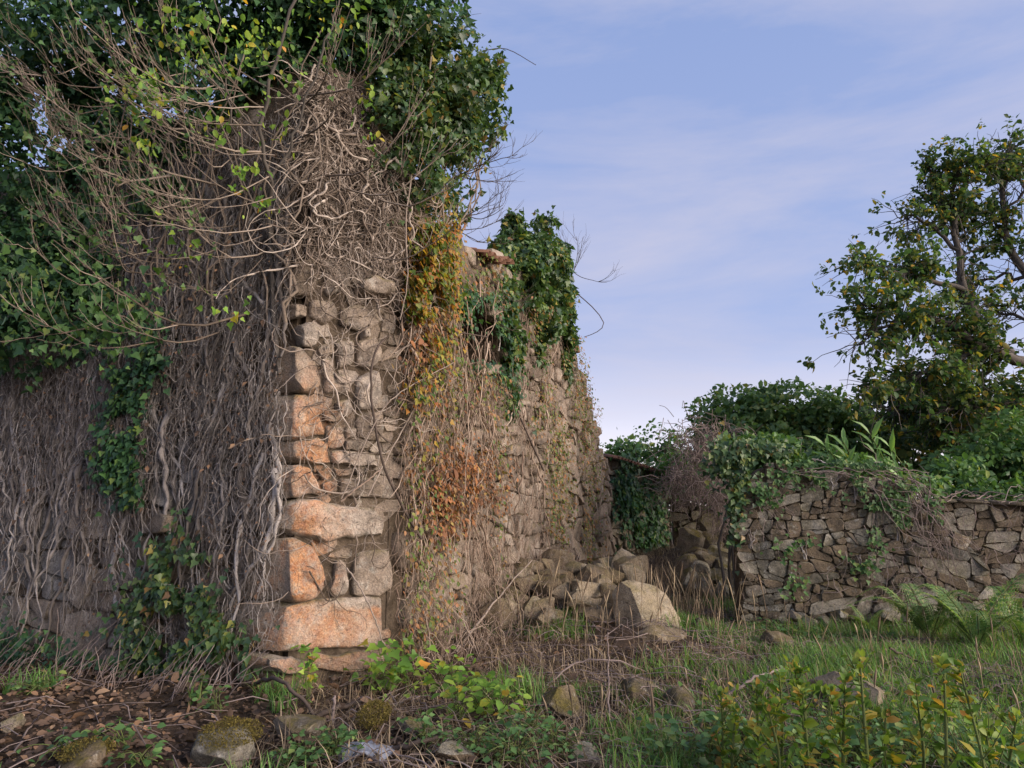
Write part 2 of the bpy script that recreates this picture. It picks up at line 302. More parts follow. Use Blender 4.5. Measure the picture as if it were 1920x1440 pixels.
# ------------------------------------------------------------------ masonry tools
def chaikin(p):
    q = np.roll(p, -1, 0); return np.stack([.9*p+.1*q, .1*p+.9*q], 1).reshape(-1, 2)
def resample(p, n):
    q = np.concatenate([p, p[:1]]); d = np.concatenate([[0], np.cumsum(np.linalg.norm(np.diff(q, axis=0), axis=1))])
    t = np.linspace(0, d[-1], n, endpoint=False); return np.stack([np.interp(t, d, q[:, 0]), np.interp(t, d, q[:, 1])], 1)
def stone_geo(poly, org, ax, nn, depth, bulge, seed, n=11, fine=False, back=None):
    """solid stone: outline poly in (along, z) on the plane org/ax with outward normal nn"""
    poly = np.asarray(poly, float)
    A = .5*np.sum(poly[:, 0]*np.roll(poly[:, 1], -1)-np.roll(poly[:, 0], -1)*poly[:, 1])
    if A < 0: poly = poly[::-1]
    size = math.sqrt(abs(A)); p = resample(chaikin(poly), n); c = p.mean(0)
    r = np.random.default_rng(seed); tilt = r.normal(0, .05 if fine else .14, 2)
    if fine: rings = [(.98, -depth), (1., -depth*.55), (1.0, -.04), (.98, -.0+bulge*.15), (.95, bulge*.5), (.89, bulge*.8), (.78, bulge*.95), (.6, bulge), (.4, bulge*1.02), (.2, bulge)]
    else: rings = [(.97, -depth), (1., -.03), (.975, bulge*.55), (.9, bulge*.9), (.5, bulge)]
    V = []
    for s, w in rings:
        q = c+(p-c)*s; ww = w + ((q-c)@tilt if w > 0 else 0)
        V.append(org + ax*q[:, :1] + Z*q[:, 1:] + (back*(-w) if (back is not None and w < -.01) else nn*(ww[:, None] if np.ndim(ww) else ww)))
    V.append((org + ax*c[0] + Z*c[1] + nn*bulge)[None]); V = np.concatenate(V)
    amp = size*(.07 if fine else .07)
    for a in range(3): V[:, a] += amp*fbm(V*(1.6/size)+seed*.37, seed+a*7, 3 if fine else 2)*(.8 if a < 3 else 1)
    if fine: V[:-1] += nn*(.026*fbm(V[:-1]*7+seed, seed+40, 3))[:, None] + Z*(.020*fbm(V[:-1]*9+seed, seed+50, 2))[:, None]
    m = len(rings); i = np.arange(n); j = (i+1) % n; q = []
    for k in range(m-1): q.append(np.stack([k*n+i, k*n+j, (k+1)*n+j, (k+1)*n+i], 1))
    tri = np.stack([(m-1)*n+i, (m-1)*n+j, np.full(n, m*n)], 1)
    return V, np.concatenate(q), tri
def clip(poly, m, d):
    out = []; k = len(poly)
    for a in range(k):
        p, q = poly[a], poly[(a+1) % k]; dp, dq = np.dot(p-m, d), np.dot(q-m, d)
        if dp <= 0: out.append(p)
        if (dp < 0 < dq) or (dq < 0 < dp): out.append(p+(q-p)*(dp/(dp-dq)))
    return out
def cells(u0, u1, z0, z1, su, sz, r, skip=.12):
    """rubble pattern: wall face split again and again by crooked joints, stones of very different size"""
    K = su/sz; res = []
    def parea(q): return .5*abs(np.sum(q[:, 0]*np.roll(q[:, 1], -1)-np.roll(q[:, 0], -1)*q[:, 1]))
    st_ = [np.array([(u0-su, (z0-sz)*K), (u1+su, (z0-sz)*K), (u1+su, (z1+sz)*K), (u0-su, (z1+sz)*K)])]
    while st_:
        q = st_.pop(); A = parea(q); e = np.ptp(q, 0); lim = su*su*min(math.exp(r.normal(-.1, .8)), 2.6)
        if A < lim and max(e) < 2.2*min(e): res.append(q/[1, K]); continue
        if A < su*su*.06: res.append(q/[1, K]); continue
        c = q.mean(0)+r.normal(0, .10, 2)*e; ax = 0 if e[0] > e[1]*r.uniform(.85, 1.2) else 1
        th = (0 if ax == 0 else math.pi/2)+r.normal(0, .27); d = np.array([math.cos(th), math.sin(th)])
        for s_ in (1, -1):
            h = clip(list(q), c, d*s_)
            if len(h) >= 3: st_.append(np.array(h))
    return res
def inset(poly, g):
    q = np.roll(poly, -1, 0); k = np.linalg.norm(q-poly, axis=1) > .015; poly = poly[k] if k.sum() >= 3 else poly
    c = poly.mean(0); d = np.linalg.norm(poly-c, axis=1, keepdims=True); return c+(poly-c)*np.clip(1-g/np.maximum(d, .01), .5, 1)
def core(org, ax, nn, us, top, w0, w1, holes=()):
    """slab of earth and small stones behind the facing stones; holes: (u0,u1,z0,z1)"""
    A = Acc(); ed = sorted(set(list(us)+[h[0] for h in holes]+[h[1] for h in holes]))
    def P(u, z, w): return org+ax*u+Z*z+nn*w
    def box(ua, ub, za, zb, ta, tb, ends=(1, 1)):
        v = [P(ua, za, w0), P(ub, zb, w0), P(ub, tb, w0), P(ua, ta, w0), P(ua, za, w1), P(ub, zb, w1), P(ub, tb, w1), P(ua, ta, w1)]
        f = [(0, 1, 2, 3), (5, 4, 7, 6), (3, 2, 6, 7), (1, 0, 4, 5)]
        if ends[0]: f.append((4, 0, 3, 7))
        if ends[1]: f.append((1, 5, 6, 2))
        A.add(v, np.array(f))
    for k in range(len(ed)-1):
        a, b = ed[k], ed[k+1]; m = (a+b)/2; e = (k == 0, k == len(ed)-2)
        h = [h for h in holes if h[0] <= m <= h[1]]
        if h:
            h = h[0]; box(a, b, -.3, -.3, h[2], h[2], e); box(a, b, h[3], h[3], top(a), top(b), e)
        else:
            nbh = [h for h in holes if abs(h[0]-b) < 1e-6 or abs(h[1]-a) < 1e-6]
            box(a, b, -.3, -.3, top(a), top(b), (1, 1) if nbh else e)
    return A

# ------------------------------------------------------------------ ground
def axis(lo, mid0, mid1, hi, st):
    m = np.arange(mid0, mid1, st); a = mid0-np.cumsum(st*1.25**np.arange(1, 40)); b = mid1+np.cumsum(st*1.25**np.arange(0, 40))
    return np.concatenate([a[a > lo][::-1], m, b[b < hi]])
gx = axis(-420, -7, 9, 420, .07); gy = axis(-300, 2.5, 14, 900, .07)
GX, GY = np.meshgrid(gx, gy, indexing='ij'); GZ = gz(GX, GY)
ni, nj = GX.shape; idx = np.arange(ni*nj).reshape(ni, nj)
q = np.stack([idx[:-1, :-1], idx[1:, :-1], idx[1:, 1:], idx[:-1, 1:]], -1).reshape(-1, 4)
tag(mk('ground', np.stack([GX, GY, GZ], -1), [q], M['ground']), kind='structure')

# ------------------------------------------------------------------ ruined house
WIN = (*sorted((Buz(857, 640)[0], Buz(938, 640)[0])), Buz(900, 690)[1], Buz(900, 574)[1])
_prof = np.array([(0., 6.2)] + [tuple(Buz(*p)) for p in ((800, 425), (868, 468), (905, 487), (940, 492), (1000, 505), (1062, 540), (1072, 610), (1088, 690), (1104, 745), (1118, 800), (1130, 850))] + [(12.0, 2.2)])
_prof = _prof[np.argsort(_prof[:, 0])]
def topB(u): return float(np.interp(u, _prof[:, 0], _prof[:, 1]))
def topA(s): return 6.3 - .08*s + .1*math.sin(s*3)
house = empty('ruined_house', CORNER)
tag(house, 'tall roofless granite house ruin with a broken corner, overgrown with ivy', 'ruin')
A_ = core(CORNER, AD, NA, np.arange(.1, 8.2, .5), topA, -.06, -.7); A_.build('wall', M['earth'], house, False)
us = np.concatenate([np.arange(.02, 11., .35), [11.05]])
core(CORNER, PD, NP, np.array([.06, .5, 1.04]), lambda u: 6.25, -.03, -.6).build('wall', M['earth'], house, False)
B_ = core(BO, BD, NB, us, topB, -.055, -.7, [WIN]); B_.build('wall', M['earth'], house, False)
# closed back of the window recess
b = Acc(); u0, u1, z0, z1 = WIN
b.add([Bp(u0-.1, z0-.1, -.6), Bp(u1+.1, z0-.1, -.6), Bp(u1+.1, z1+.1, -.6), Bp(u0-.1, z1+.1, -.6), Bp(u0-.1, z0-.1, -.66), Bp(u1+.1, z0-.1, -.66), Bp(u1+.1, z1+.1, -.66), Bp(u0-.1, z1+.1, -.66)],
      np.array([(0, 1, 2, 3), (5, 4, 7, 6)])); b.build('window_blocking', M['earth'], house, False)

QUOIN = [  # traced corner stones: outline (photo px on the wall's plane), depth, bulge
 ([(527,1137),(560,1130),(600,1122),(660,1120),(720,1118),(724,1160),(722,1214),(640,1217),(560,1219),(532,1226),(527,1200),(526,1165)], .52, .05),
 ([(536,1012),(558,1012),(585,1032),(608,1065),(613,1090),(604,1110),(575,1126),(548,1130),(534,1120),(533,1060)], .60, .12),
 ([(630,1046),(648,1054),(652,1090),(646,1120),(624,1123),(613,1108),(624,1080)], .3, .07),
 ([(668,1036),(700,1028),(730,1030),(736,1060),(728,1108),(692,1116),(656,1112),(654,1070)], .3, .06),
 ([(536,948),(560,938),(600,940),(650,945),(700,955),(719,985),(714,1006),(650,1012),(604,1016),(560,1003),(536,990)], .45, .09),
 ([(592,930),(612,928),(622,938),(612,946),(596,944)], .2, .06),
 ([(542,872),(575,872),(592,900),(602,924),(575,930),(544,934),(541,900)], .50, .09),
 ([(594,878),(614,884),(618,896),(602,902)], .2, .06),
 ([(624,878),(660,879),(657,893),(630,894)], .2, .05),
 ([(600,906),(630,896),(632,922),(612,928)], .2, .03),
 ([(636,899),(690,894),(718,908),(716,932),(670,937),(640,930)], .3, .06),
 ([(666,874),(694,874),(690,889),(666,889)], .2, .06),
 ([(546,828),(585,822),(612,832),(622,868),(590,872),(560,866),(540,856)], .28, .10),
 ([(620,846),(700,850),(710,876),(664,872),(622,870)], .3, .05),
 ([(545,742),(574,738),(592,765),(604,790),(607,815),(575,823),(546,824),(544,780)], .52, .08),
 ([(604,768),(626,766),(644,787),(625,794),(606,786)], .2, .10),
 ([(629,755),(655,748),(661,770),(650,782),(632,778)], .2, .07),
 ([(609,796),(641,798),(645,830),(638,841),(612,836)], .25, .05),
 ([(648,799),(666,801),(664,822),(647,820)], .2, .06),
 ([(645,826),(673,829),(671,845),(644,845)], .2, .07),
 ([(666,778),(716,770),(723,800),(708,826),(668,820)], .3, .06),
 ([(666,706),(706,690),(717,740),(702,768),(668,770)], .3, .05),
 ([(545,655),(566,652),(590,676),(600,720),(588,737),(562,734),(546,712)], .42, .10),
 ([(600,672),(622,676),(630,700),(656,706),(658,738),(606,738)], .3, .06),
 ([(558,612),(580,604),(603,624),(592,648),(566,650)], .25, .09),
 ([(549,570),(577,572),(575,596),(549,596)], .35, .05),
 ([(582,564),(626,562),(632,598),(602,610),(580,592)], .25, .06),
 ([(636,574),(700,568),(712,598),(700,616),(640,614)], .3, .06),
 ([(668,640),(706,630),(716,664),(692,696),(672,684)], .3, .06),
 ([(592,652),(624,640),(626,666),(602,672)], .2, .04),
 ([(628,640),(660,636),(664,680),(634,690)], .2, .04),
 ([(676,619),(690,618),(692,634),(677,636)], .15, .09),
 ([(664,532),(690,522),(728,538),(730,556),(700,563),(666,550)], .35, .30),
 ([(548,488),(590,484),(600,520),(590,556),(550,558)], .3, .05),
 ([(606,490),(652,486),(656,540),(610,556)], .3, .04),
 ([(500,1232),(540,1228),(575,1240),(570,1256),(520,1260),(498,1250)], .4, .14),
 ([(580,1228),(650,1222),(720,1220),(722,1252),(640,1262),(586,1258)], .35, .03),
 ([(520,1262),(600,1262),(610,1310),(560,1326),(522,1310)], .4, .10),
 ([(615,1265),(700,1258),(715,1300),(640,1320)], .35, .04),
]
nst = 0
def add_stone(geo, mat, parent):
    global nst
    V, qd, tr = geo; nst += 1
    return mk('stone', V, [qd, tr], mat, parent, True, V.mean(0), 32)
quoin_boxes = []
for k, (px, d, bl) in enumerate(QUOIN):
    poly = np.array([Puz(*p) for p in px]); quoin_boxes.append(inset(poly, -.01))
    add_stone(stone_geo(poly, CORNER, PD, NP, d, bl*.7, 100+k, 34, True, AD if min(p[0] for p in px) < 552 else None), M['stone_house'], house)
# lintel and sill of the window
for k, px in enumerate(([(852, 574), (948, 562), (950, 545), (850, 556)], [(850, 700), (950, 702), (952, 686), (850, 684)])):
    add_stone(stone_geo([Buz(*p) for p in px], BO, BD, NB, .45, .03, 300+k, 18, True), M['stone_brown'], house)
for k, (px, bl) in enumerate((([(868, 806), (905, 800), (912, 822), (872, 828)], .12), ([(915, 800), (962, 796), (968, 816), (918, 822)], .15), ([(972, 800), (1010, 806), (1030, 826), (1000, 838), (972, 822)], .18), ([(938, 838), (972, 832), (980, 852), (942, 858)], .14), ([(760, 792), (800, 786), (806, 806), (764, 812)], .14), ([(980, 690), (1012, 684), (1016, 704), (984, 712)], .12))):
    add_stone(stone_geo([Buz(*p) for p in px], BO, BD, NB, .3, bl, 330+k, 16, True), M['stone_brown'], house)
infill = Acc(); infillB = Acc(); cand = []
def inpoly(pt, P):
    x, y = pt; c = False; k = len(P)
    for a in range(k):
        (x1, y1), (x2, y2) = P[a], P[(a+1) % k]
        if (y1 > y) != (y2 > y) and x < (x2-x1)*(y-y1)/(y2-y1)+x1: c = not c
    return c
rB = np.random.default_rng(21)
for k, c in enumerate(cells(.03, 11., -.1, 6.3, .42, .31, rB)):
    ct = c.mean(0); p = inset(c, .008)
    if ct[1] > topB(ct[0])-.02 or p[:, 0].min() < -.02 or ct[0] > 11.1: continue
    if WIN[0]-.1 < ct[0] < WIN[1]+.1 and WIN[2]-.12 < ct[1] < WIN[3]+.12: continue
    g = stone_geo(p, BO, BD, NB, .12, rB.uniform(.0, .09), 500+k, 10); ar = np.ptp(p[:, 0])*np.ptp(p[:, 1])
    cand.append(((1 if ct[0] > 3.5 else .4)*(1 if ct[1] < 4.2 else .3)*(ar*4+.3)*rB.uniform(.9, 1.1), g))
for k, c in enumerate(cells(.0, PW, -.1, 6.2, .26, .2, rB)):
    ct = c.mean(0); p = inset(c, .008)
    if p[:, 0].min() < .0 or ct[0] > PW: continue
    if any(inpoly(ct, Q) for Q in quoin_boxes): continue
    g = stone_geo(p, CORNER, PD, NP, .1, -.02, 900+k, 10); infill.add(g[0], g[1], g[2])
cand.sort(key=lambda t: -t[0])
for i, (_, g) in enumerate(cand):
    if i < 160: add_stone(g, M['stone_brown'], house)
    else: infillB.add(g[0], g[1], g[2])
rA = np.random.default_rng(22); candA = []
for k, c in enumerate(cells(.6, 6.2, -.1, 5.6, .46, .34, rA)):
    ct = c.mean(0); p = inset(c, .012)
    if p[:, 0].min() < .5: p[:, 0] = np.maximum(p[:, 0], .5)
    if ct[0] < .6: continue
    g = stone_geo(p, CORNER, AD, NA, .12, rA.uniform(-.02, .06), 1500+k, 11)
    if ct[1] < 3.0 and ct[0] < 4.6 and i >= 0 and len(candA) < 88: candA.append(1); add_stone(g, M['stone_shade'], house)
    else: infill.add(g[0], g[1], g[2])
tag(infill.build('stone_infill', M['stone_house'], house), kind='stuff'); tag(infillB.build('stone_infill', M['stone_brown'], house), kind='stuff')
# remains of the roof edge: clay tiles along the wall head
def tile_geo(p, ax, out_, L_=.42, r=.10):
    a = np.linspace(-.1, math.pi+.1, 7); V = []
    for t, rr in ((0, r), (L_, r*.8)):
        for rad in (rr, rr-.018):
            V += [p + out_*t*.96 - Z*.16*t + ax*rad*math.cos(x) + Z*rad*math.sin(x)*.7 for x in a]
    n = 7; i = np.arange(n-1); f = [np.stack([i, i+1, 2*n+i+1, 2*n+i], 1), np.stack([n+i+1, n+i, 3*n+i, 3*n+i+1], 1), np.stack([i+1, i, n+i, n+i+1], 1), np.stack([2*n+i, 2*n+i+1, 3*n+i+1, 3*n+i], 1)]
    return np.array(V), np.concatenate(f)
for k in range(6):
    u = Buz(884, 480)[0] + k*.185; p = Bp(u, topB(u)+.02+rng.uniform(-.02, .03), -.12)
    V, f = tile_geo(p, BD, NB); mk('roof_tile', V, [f], M['tile'], house)
    V, f = tile_geo(Bp(u+.09, topB(u)+.10+rng.uniform(-.02, .03), -.36), BD, NB); mk('roof_tile', V, [f], M['tile'], house)

# ------------------------------------------------------------------ right stone wall with its broken step
C0 = np.array([3.14, 10.1, 0.]); C1 = np.array([8.2, 9.55, 0.]); CD = nrm(C1-C0); NC = np.array([CD[1], -CD[0], 0.])
def Cuz(px, py, w=0.): p = hit(px, py, C0+NC*w, NC)-C0; return np.array([np.dot(p, CD), p[2]])
def Cp(u, z, w=0.): return C0+CD*u+Z*z+NC*w
pc = np.array([Cuz(*p) for p in ((1388, 930), (1400, 905), (1440, 872), (1480, 876), (1560, 888), (1640, 892), (1690, 910), (1720, 950), (1780, 985), (1830, 1020), (1850, 1080))])
CW = pc[-1, 0]
def topC(u): return float(np.interp(u, pc[:, 0], pc[:, 1]))
pc2 = np.array([Cuz(*p, -.35) for p in ((1730, 945), (1800, 942), (1860, 945), (1920, 950), (2050, 955))])
def topC2(u): return float(np.interp(u, pc2[:, 0], pc2[:, 1]))
wallC = empty('stone_wall', C0); tag(wallC, 'long dry rubble stone wall with a crumbling stepped top beside the ferns', 'wall')
core(C0, CD, NC, np.arange(.06, CW, .2), topC, -.04, -.55).build('wall_core', M['earth'], wallC, False)
core(C0-NC*.35, CD, NC, np.arange(1.6, 6.4, .3), topC2, -.04, -.5).build('wall_core', M['earth'], wallC, False)
rC = np.random.default_rng(31)
for k, c in enumerate(cells(.0, CW+.1, -.15, 2.5, .24, .165, rC, .2)):
    ct = c.mean(0); p = inset(c, .004)
    if ct[0] < .02 or ct[0] > CW or ct[1] > topC(ct[0])+.03: continue
    p[:, 1] = np.minimum(p[:, 1], [topC(u_)+.05 for u_ in p[:, 0]])
    p[:, 0] = np.maximum(p[:, 0], -.05)
    add_stone(stone_geo(p, C0, CD, NC, .16, rC.uniform(-.015, .045), 2500+k, 13), M['stone_grey'], wallC)
for k, c in enumerate(cells(1.6, 6.3, -.15, 2.2, .31, .19, rC, .1)):
    ct = c.mean(0); p = inset(c, .008)
    p[:, 1] = np.minimum(p[:, 1], [topC2(u_)+.01 for u_ in p[:, 0]])
    if ct[1] > topC2(ct[0])-.01 or (ct[0] < CW-.1 and ct[1] < topC(ct[0])-.1): continue
    add_stone(stone_geo(p, C0-NC*.35, CD, NC, .16, rC.uniform(-.015, .04), 3500+k, 13), M['stone_grey'], wallC)
for k in range(9):   # thin dark coping slabs
    u = 2.2+k*.45; w = .47
    poly = [(u, topC2(u)), (u+w, topC2(u+w)), (u+w, topC2(u+w)+.06), (u, topC2(u)+.06)]
    V, qd, tr = stone_geo(poly, C0-NC*.35, CD, NC, .5, .09, 4000+k, 12); mk('coping_slab', V, [qd, tr], M['stone_grey'], wallC, True, V.mean(0))

# ------------------------------------------------------------------ far walls of the yard
D0 = BEND + NB*-.1 + BD*.2; D1 = np.array([4.75, 21.5, 0.]); DD = nrm(D1-D0); ND = np.array([DD[1], -DD[0], 0.]); DL = np.linalg.norm(D1-D0)
def topD(u): return 2.95-.22*u/DL*1.6
wd = empty('tiled_wall', D0); tag(wd, 'far stone wall with a clay tile coping, joining the ruin\'s broken end', 'wall')
core(D0, DD, ND, np.linspace(.0, DL, 8), topD, -.08, -.5).build('wall_core', M['earth'], wd, False)
rD = np.random.default_rng(41)
for k, c in enumerate(cells(0, DL, .2, 2.9, .42, .30, rD)):
    ct = c.mean(0)
    if not (.1 < ct[0] < DL-.05) or ct[1] > topD(ct[0])-.08: continue
    add_stone(stone_geo(inset(c, .012), D0, DD, ND, .12, rD.uniform(0, .06), 4500+k, 9), M['stone_grey'], wd)
for k in range(int(DL/.19)):
    u = .1+k*.19; V, f = tile_geo(D0+DD*u+Z*(topD(u)+.03)-ND*.15, DD, ND, .42, .1); mk('coping_tile', V, [f], M['tile'], wd)
E0 = D1+np.array([.03, -.25, 0]); ED = nrm(np.array([1., -.12, 0])); NE = np.array([ED[1], -ED[0], 0.])
def topE(u): return 2.05-.25*math.sin(u*1.7)-.1*u
we = empty('stone_wall', E0); tag(we, 'low broken stone wall in the shaded gap under the dry brambles', 'wall')
core(E0, ED, NE, np.linspace(0, 4.2, 10), topE, -.08, -.5).build('wall_core', M['earth'], we, False)
for k, c in enumerate(cells(0, 4.2, .3, 2.2, .38, .27, rD)):
    ct = c.mean(0)
    if not (.05 < ct[0] < 4.2) or ct[1] > topE(ct[0])-.03: continue
    add_stone(stone_geo(inset(c, .012), E0, ED, NE, .12, rD.uniform(0, .08), 5500+k, 9), M['stone_grey'], we)

# ------------------------------------------------------------------ ivy roots matting the walls
def wander(n, org, ax, nn, a0, a1, z0, z1, Lr, rr, K, vert, curl, wr, filt=None):
    a = rng.uniform(a0, a1, n); z = rng.uniform(z0, z1, n)
    if filt is not None: k = filt(a, z); a, z = a[k], z[k]; n = len(a)
    Lg = rng.uniform(*Lr, n)*1.0/(K-1); th = -math.pi/2 + rng.normal(0, vert, n); P = np.zeros((n, K, 3)); ph = rng.uniform(0, 6, n); w = rng.uniform(*wr, n)
    dth = np.zeros(n); th0 = th.copy()
    for k in range(K):
        ww = w + .035*vnoise(np.stack([a*5, z*5, ph], -1), 5) + (.02*np.sin(k*1.3+ph))
        P[:, k] = org + ax*a[:, None] + Z*z[:, None] + nn*ww[:, None]
        dth = dth*.6 + rng.normal(0, curl, n); th = th + dth - .12*(th-th0)
        a = a+np.cos(th)*Lg; z = np.maximum(z+np.sin(th)*Lg, .02)
    r = rng.uniform(rr[0]**.5, rr[1]**.5, n)**2
    R = r[:, None]*np.linspace(1, .3, K)[None]*(1+.3*np.sin(np.arange(K)*2.1+ph[:, None]))
    return P, R
def wall_leaves(n, org, ax, nn, a, z, w, size, tpl, droop=.7):
    P = org + ax*a[:, None] + Z*z[:, None] + nn*w[:, None]; n = len(P)
    T = nn*.35 - Z*droop + ax*rng.normal(0, .5, n)[:, None] + rng.normal(0, .25, (n, 3)); N = nn + rng.normal(0, .45, (n, 3)) + Z*.5
    return leaves(P, T, N, size, tpl)
ra = Acc()
def onA(P, R): k = (((P-CORNER)@AD) > -.03).all(1); return P[k], R[k]
def fA(a, z): return (rng.random(len(a)) < np.where((a > 1.5) & (z < 1.7), .6, 1.)) & (rng.random(len(a)) < np.clip(.22+.38*z - .05*a, .12, 1)*(vnoise(np.stack([a*1.6, z*.6, a*0], -1), 77) > -.6+.35*(z < 1.5)))
P, R = wander(150, CORNER, AD, NA, .12, 4.9, 1.9, 5.8, (1.0, 3.0), (.012, .038), 26, .07, .07, (.05, .12), fA); ra.add(*tubes(*onA(P, R), 6))
P, R = wander(620, CORNER, AD, NA, .0, 5.0, .9, 5.8, (.4, 1.7), (.004, .012), 18, .12, .11, (.04, .14), fA); ra.add(*tubes(*onA(P, R), 4))
P, R = wander(7200, CORNER, AD, NA, .0, 5.0, .45, 5.8, (.25, .9), (.002, .005), 9, .22, .20, (.04, .17), fA); ra.add(*tubes(*onA(P, R), 3))
P, R = wander(5000, CORNER, AD, NA, .0, 5.0, .4, 5.8, (.06, .26), (.002, .0042), 6, 1.3, .45, (.05, .21), fA); ra.add(*tubes(*onA(P, R), 3))
n = 9000; a = rng.uniform(.0, 5., n); z = rng.uniform(.3, 5.6, n); k = fA(a, z); a, z = a[k], z[k]; n = len(a)
tag(ra.build('ivy_roots', M['root']), 'grey mat of old ivy stems running down the shaded wall', 'ivy roots', kind='stuff')
db = Acc(); db.add(*wall_leaves(0, CORNER, AD, NA, a, z, rng.uniform(.04, .2, n), np.exp(rng.normal(-3.5, .4, n)), 'two'))
tag(db.build('dead_leaves', M['litter']), 'withered brown leaf scraps caught in the ivy stems of the shaded wall', 'leaves', kind='stuff')
rb = Acc()
fP = lambda a, z: rng.random(len(a)) < np.clip((z-3.7)*1.8, .06, 1)
P, R = wander(620, CORNER, PD, NP, -.06, 1.0, .9, 6.2, (.4, 1.1), (.006, .015), 14, .8, .25, (.04, .14), fP); rb.add(*tubes(P, R, 4))
P, R = wander(1500, CORNER, PD, NP, -.06, 1.0, .9, 6.2, (.25, .8), (.0028, .007), 11, 1.0, .30, (.04, .18), fP); rb.add(*tubes(P, R, 3))
P, R = wander(1300, CORNER, PD, NP, -.06, 1.0, 1.0, 6.2, (.12, .4), (.002, .0045), 7, 1.5, .4, (.05, .21), fP); rb.add(*tubes(P, R, 3))
P, R = wander(26, CORNER, PD, NP, .05, 1.1, 4.6, 6.2, (.6, 1.3), (.012, .022), 20, .5, .3, (.08, .2), None); rb.add(*tubes(P, R, 5))
P, R = wander(60, CORNER, PD, NP, .05, 1.05, 1.9, 3.6, (.4, 1.1), (.004, .007), 16, .8, .35, (.05, .09), None); rb.add(*tubes(P, R, 4))
tag(rb.build('ivy_roots', M['rootwarm']), 'pale tangle of dead ivy stems over the upper sunlit corner', 'ivy roots', kind='stuff')
rv = Acc()
inw = lambda a, z: ~((a > WIN[0]-.05) & (a < WIN[1]+.05) & (z > WIN[2]-.05) & (z < WIN[3]+.05))
tb = lambda a: np.interp(a, _prof[:, 0], _prof[:, 1])
def fB(a, z): return (z < tb(a)-.1) & (a > .0+.12*np.sin(z*5)) & (rng.random(len(a)) < np.clip(1.15-.15*(a+.6), .08, 1)*np.where((a < 2.2) & (z > 4.0), .25, 1.)) & (vnoise(np.stack([a*1.3, z*1.1, a*0], -1), 31)+.5*vnoise(np.stack([a*4, z*2.5, a*0], -1), 32) > -.35)
def offwin(P, R):
    d = P-BO; u = d@BD; z = d[..., 2]; k = inw(u, z).all(1) & (z < tb(u)+.05).all(1); return P[k], R[k]
P, R = wander(2700, BO, BD, NB, -.1, 9.3, .3, 5.2, (.3, 1.2), (.003, .008), 10, .22, .2, (.04, .18), fB); rv.add(*tubes(*offwin(P, R), 3))
P, R = wander(230, BO, BD, NB, .1, 8.0, 1.5, 5.0, (.9, 2.4), (.008, .018), 18, .15, .14, (.05, .18), fB); rv.add(*tubes(*offwin(P, R), 4))
P, R = wander(5600, BO, BD, NB, -.1, 9.3, .2, 5., (.10, .4), (.003, .006), 6, .8, .35, (.04, .22), fB); rv.add(*tubes(*offwin(P, R), 3))
tag(rv.build('dry_vines', M['vine']), 'brown curtain of dry vine stems covering the long sunlit wall', 'vines', kind='stuff')
# small leaves among the dry vines
n = 15000; a = rng.uniform(.0, 9.4, n); z = rng.uniform(.15, 5.2, n)
k = (vnoise(np.stack([a*1.1, z*.5, a*0+3], -1), 12) + .6*vnoise(np.stack([a*3, z*2, a*0], -1), 13) > .05) & (z < tb(a)) & inw(a, z); a, z = a[k], z[k]
vl = Acc(); vl.add(*wall_leaves(0, BO, BD, NB, a, z, rng.uniform(.06, .26, len(a)), rng.uniform(.025, .08, len(a)), 'oval'))
tag(vl.build('vine_leaves', M['vineleaf']), 'small scattered green and brown leaves among the dry vines', 'leaves', kind='stuff')

# ------------------------------------------------------------------ ivy crowns
def blob_leaves(blobs, dens, size, tpl, jit=.5, droop=.5, lump=.3, seed=0, inner=.2):
    PP, TT, NN, SS = [], [], [], []
    for bi, (c, r) in enumerate(blobs):
        c = np.array(c, float); r = np.array(r, float); area = 4*math.pi*((r[0]*r[1])**1.6/3+(r[0]*r[2])**1.6/3+(r[1]*r[2])**1.6/3)**(1/1.6)
        n = int(dens*area); d = rdir(n)
        lm = 1+lump*fbm(d*2.6+seed+bi*3.1, seed+bi, 3)
        rf = (1-np.abs(rng.normal(0, inner, n)))*lm
        p = c + d*r*rf[:, None]
        PP.append(p); nn_ = nrm(d/r); NN.append(nn_+rng.normal(0, jit, (n, 3))+Z*.35)
        TT.append(nn_*.5-Z*droop+rng.normal(0, .6, (n, 3))); SS.append(rng.uniform(size*.6, size*1.25, n))
    return np.concatenate(PP), np.concatenate(TT), np.concatenate(NN), np.concatenate(SS)
def gappy(P, T, N, S, sc_, seed, thr=-.16):
    k = vnoise(P*sc_, seed)+.5*vnoise(P*sc_*2.3, seed+1) > thr; return P[k], T[k], N[k], S[k]*np.exp(.35*rng.normal(size=k.sum())).clip(.5, 1.5)
def pxblob(px, py, Y, rpx, rpy, ry): 
    c = at(px, py, Y); s = np.linalg.norm(ray(px, py))*0+Y/F; return (c, (rpx*s, ry, rpy*s))
ivy = empty('ivy', Ap(1.5, 6.0)); tag(ivy, 'huge dark ivy crown overhanging the top of the ruined corner', 'ivy')
blobs = []
for px, py, Y, rx, ry_, rd in ((60, 330, 7.9, 190, 270, .35), (230, 240, 7.7, 180, 220, .35), (-60, 120, 7.6, 220, 240, .5), (130, 560, 7.7, 180, 110, .25), (20, 600, 7.9, 150, 110, .25),
        (200, 30, 7.2, 200, 120, .7), (420, 0, 6.9, 170, 110, .7), (600, -30, 6.9, 200, 130, .7), (390, 130, 7.0, 130, 110, .35), (760, 30, 7.3, 120, 110, .6),
        (660, 60, 7.0, 110, 90, .5), (560, 60, 6.95, 110, 80, .35), (480, 90, 7.0, 90, 70, .3), (330, 330, 7.35, 90, 90, .15), (560, 130, 7.0, 60, 40, .2)): blobs.append(pxblob(px, py, Y, rx, ry_, rd))
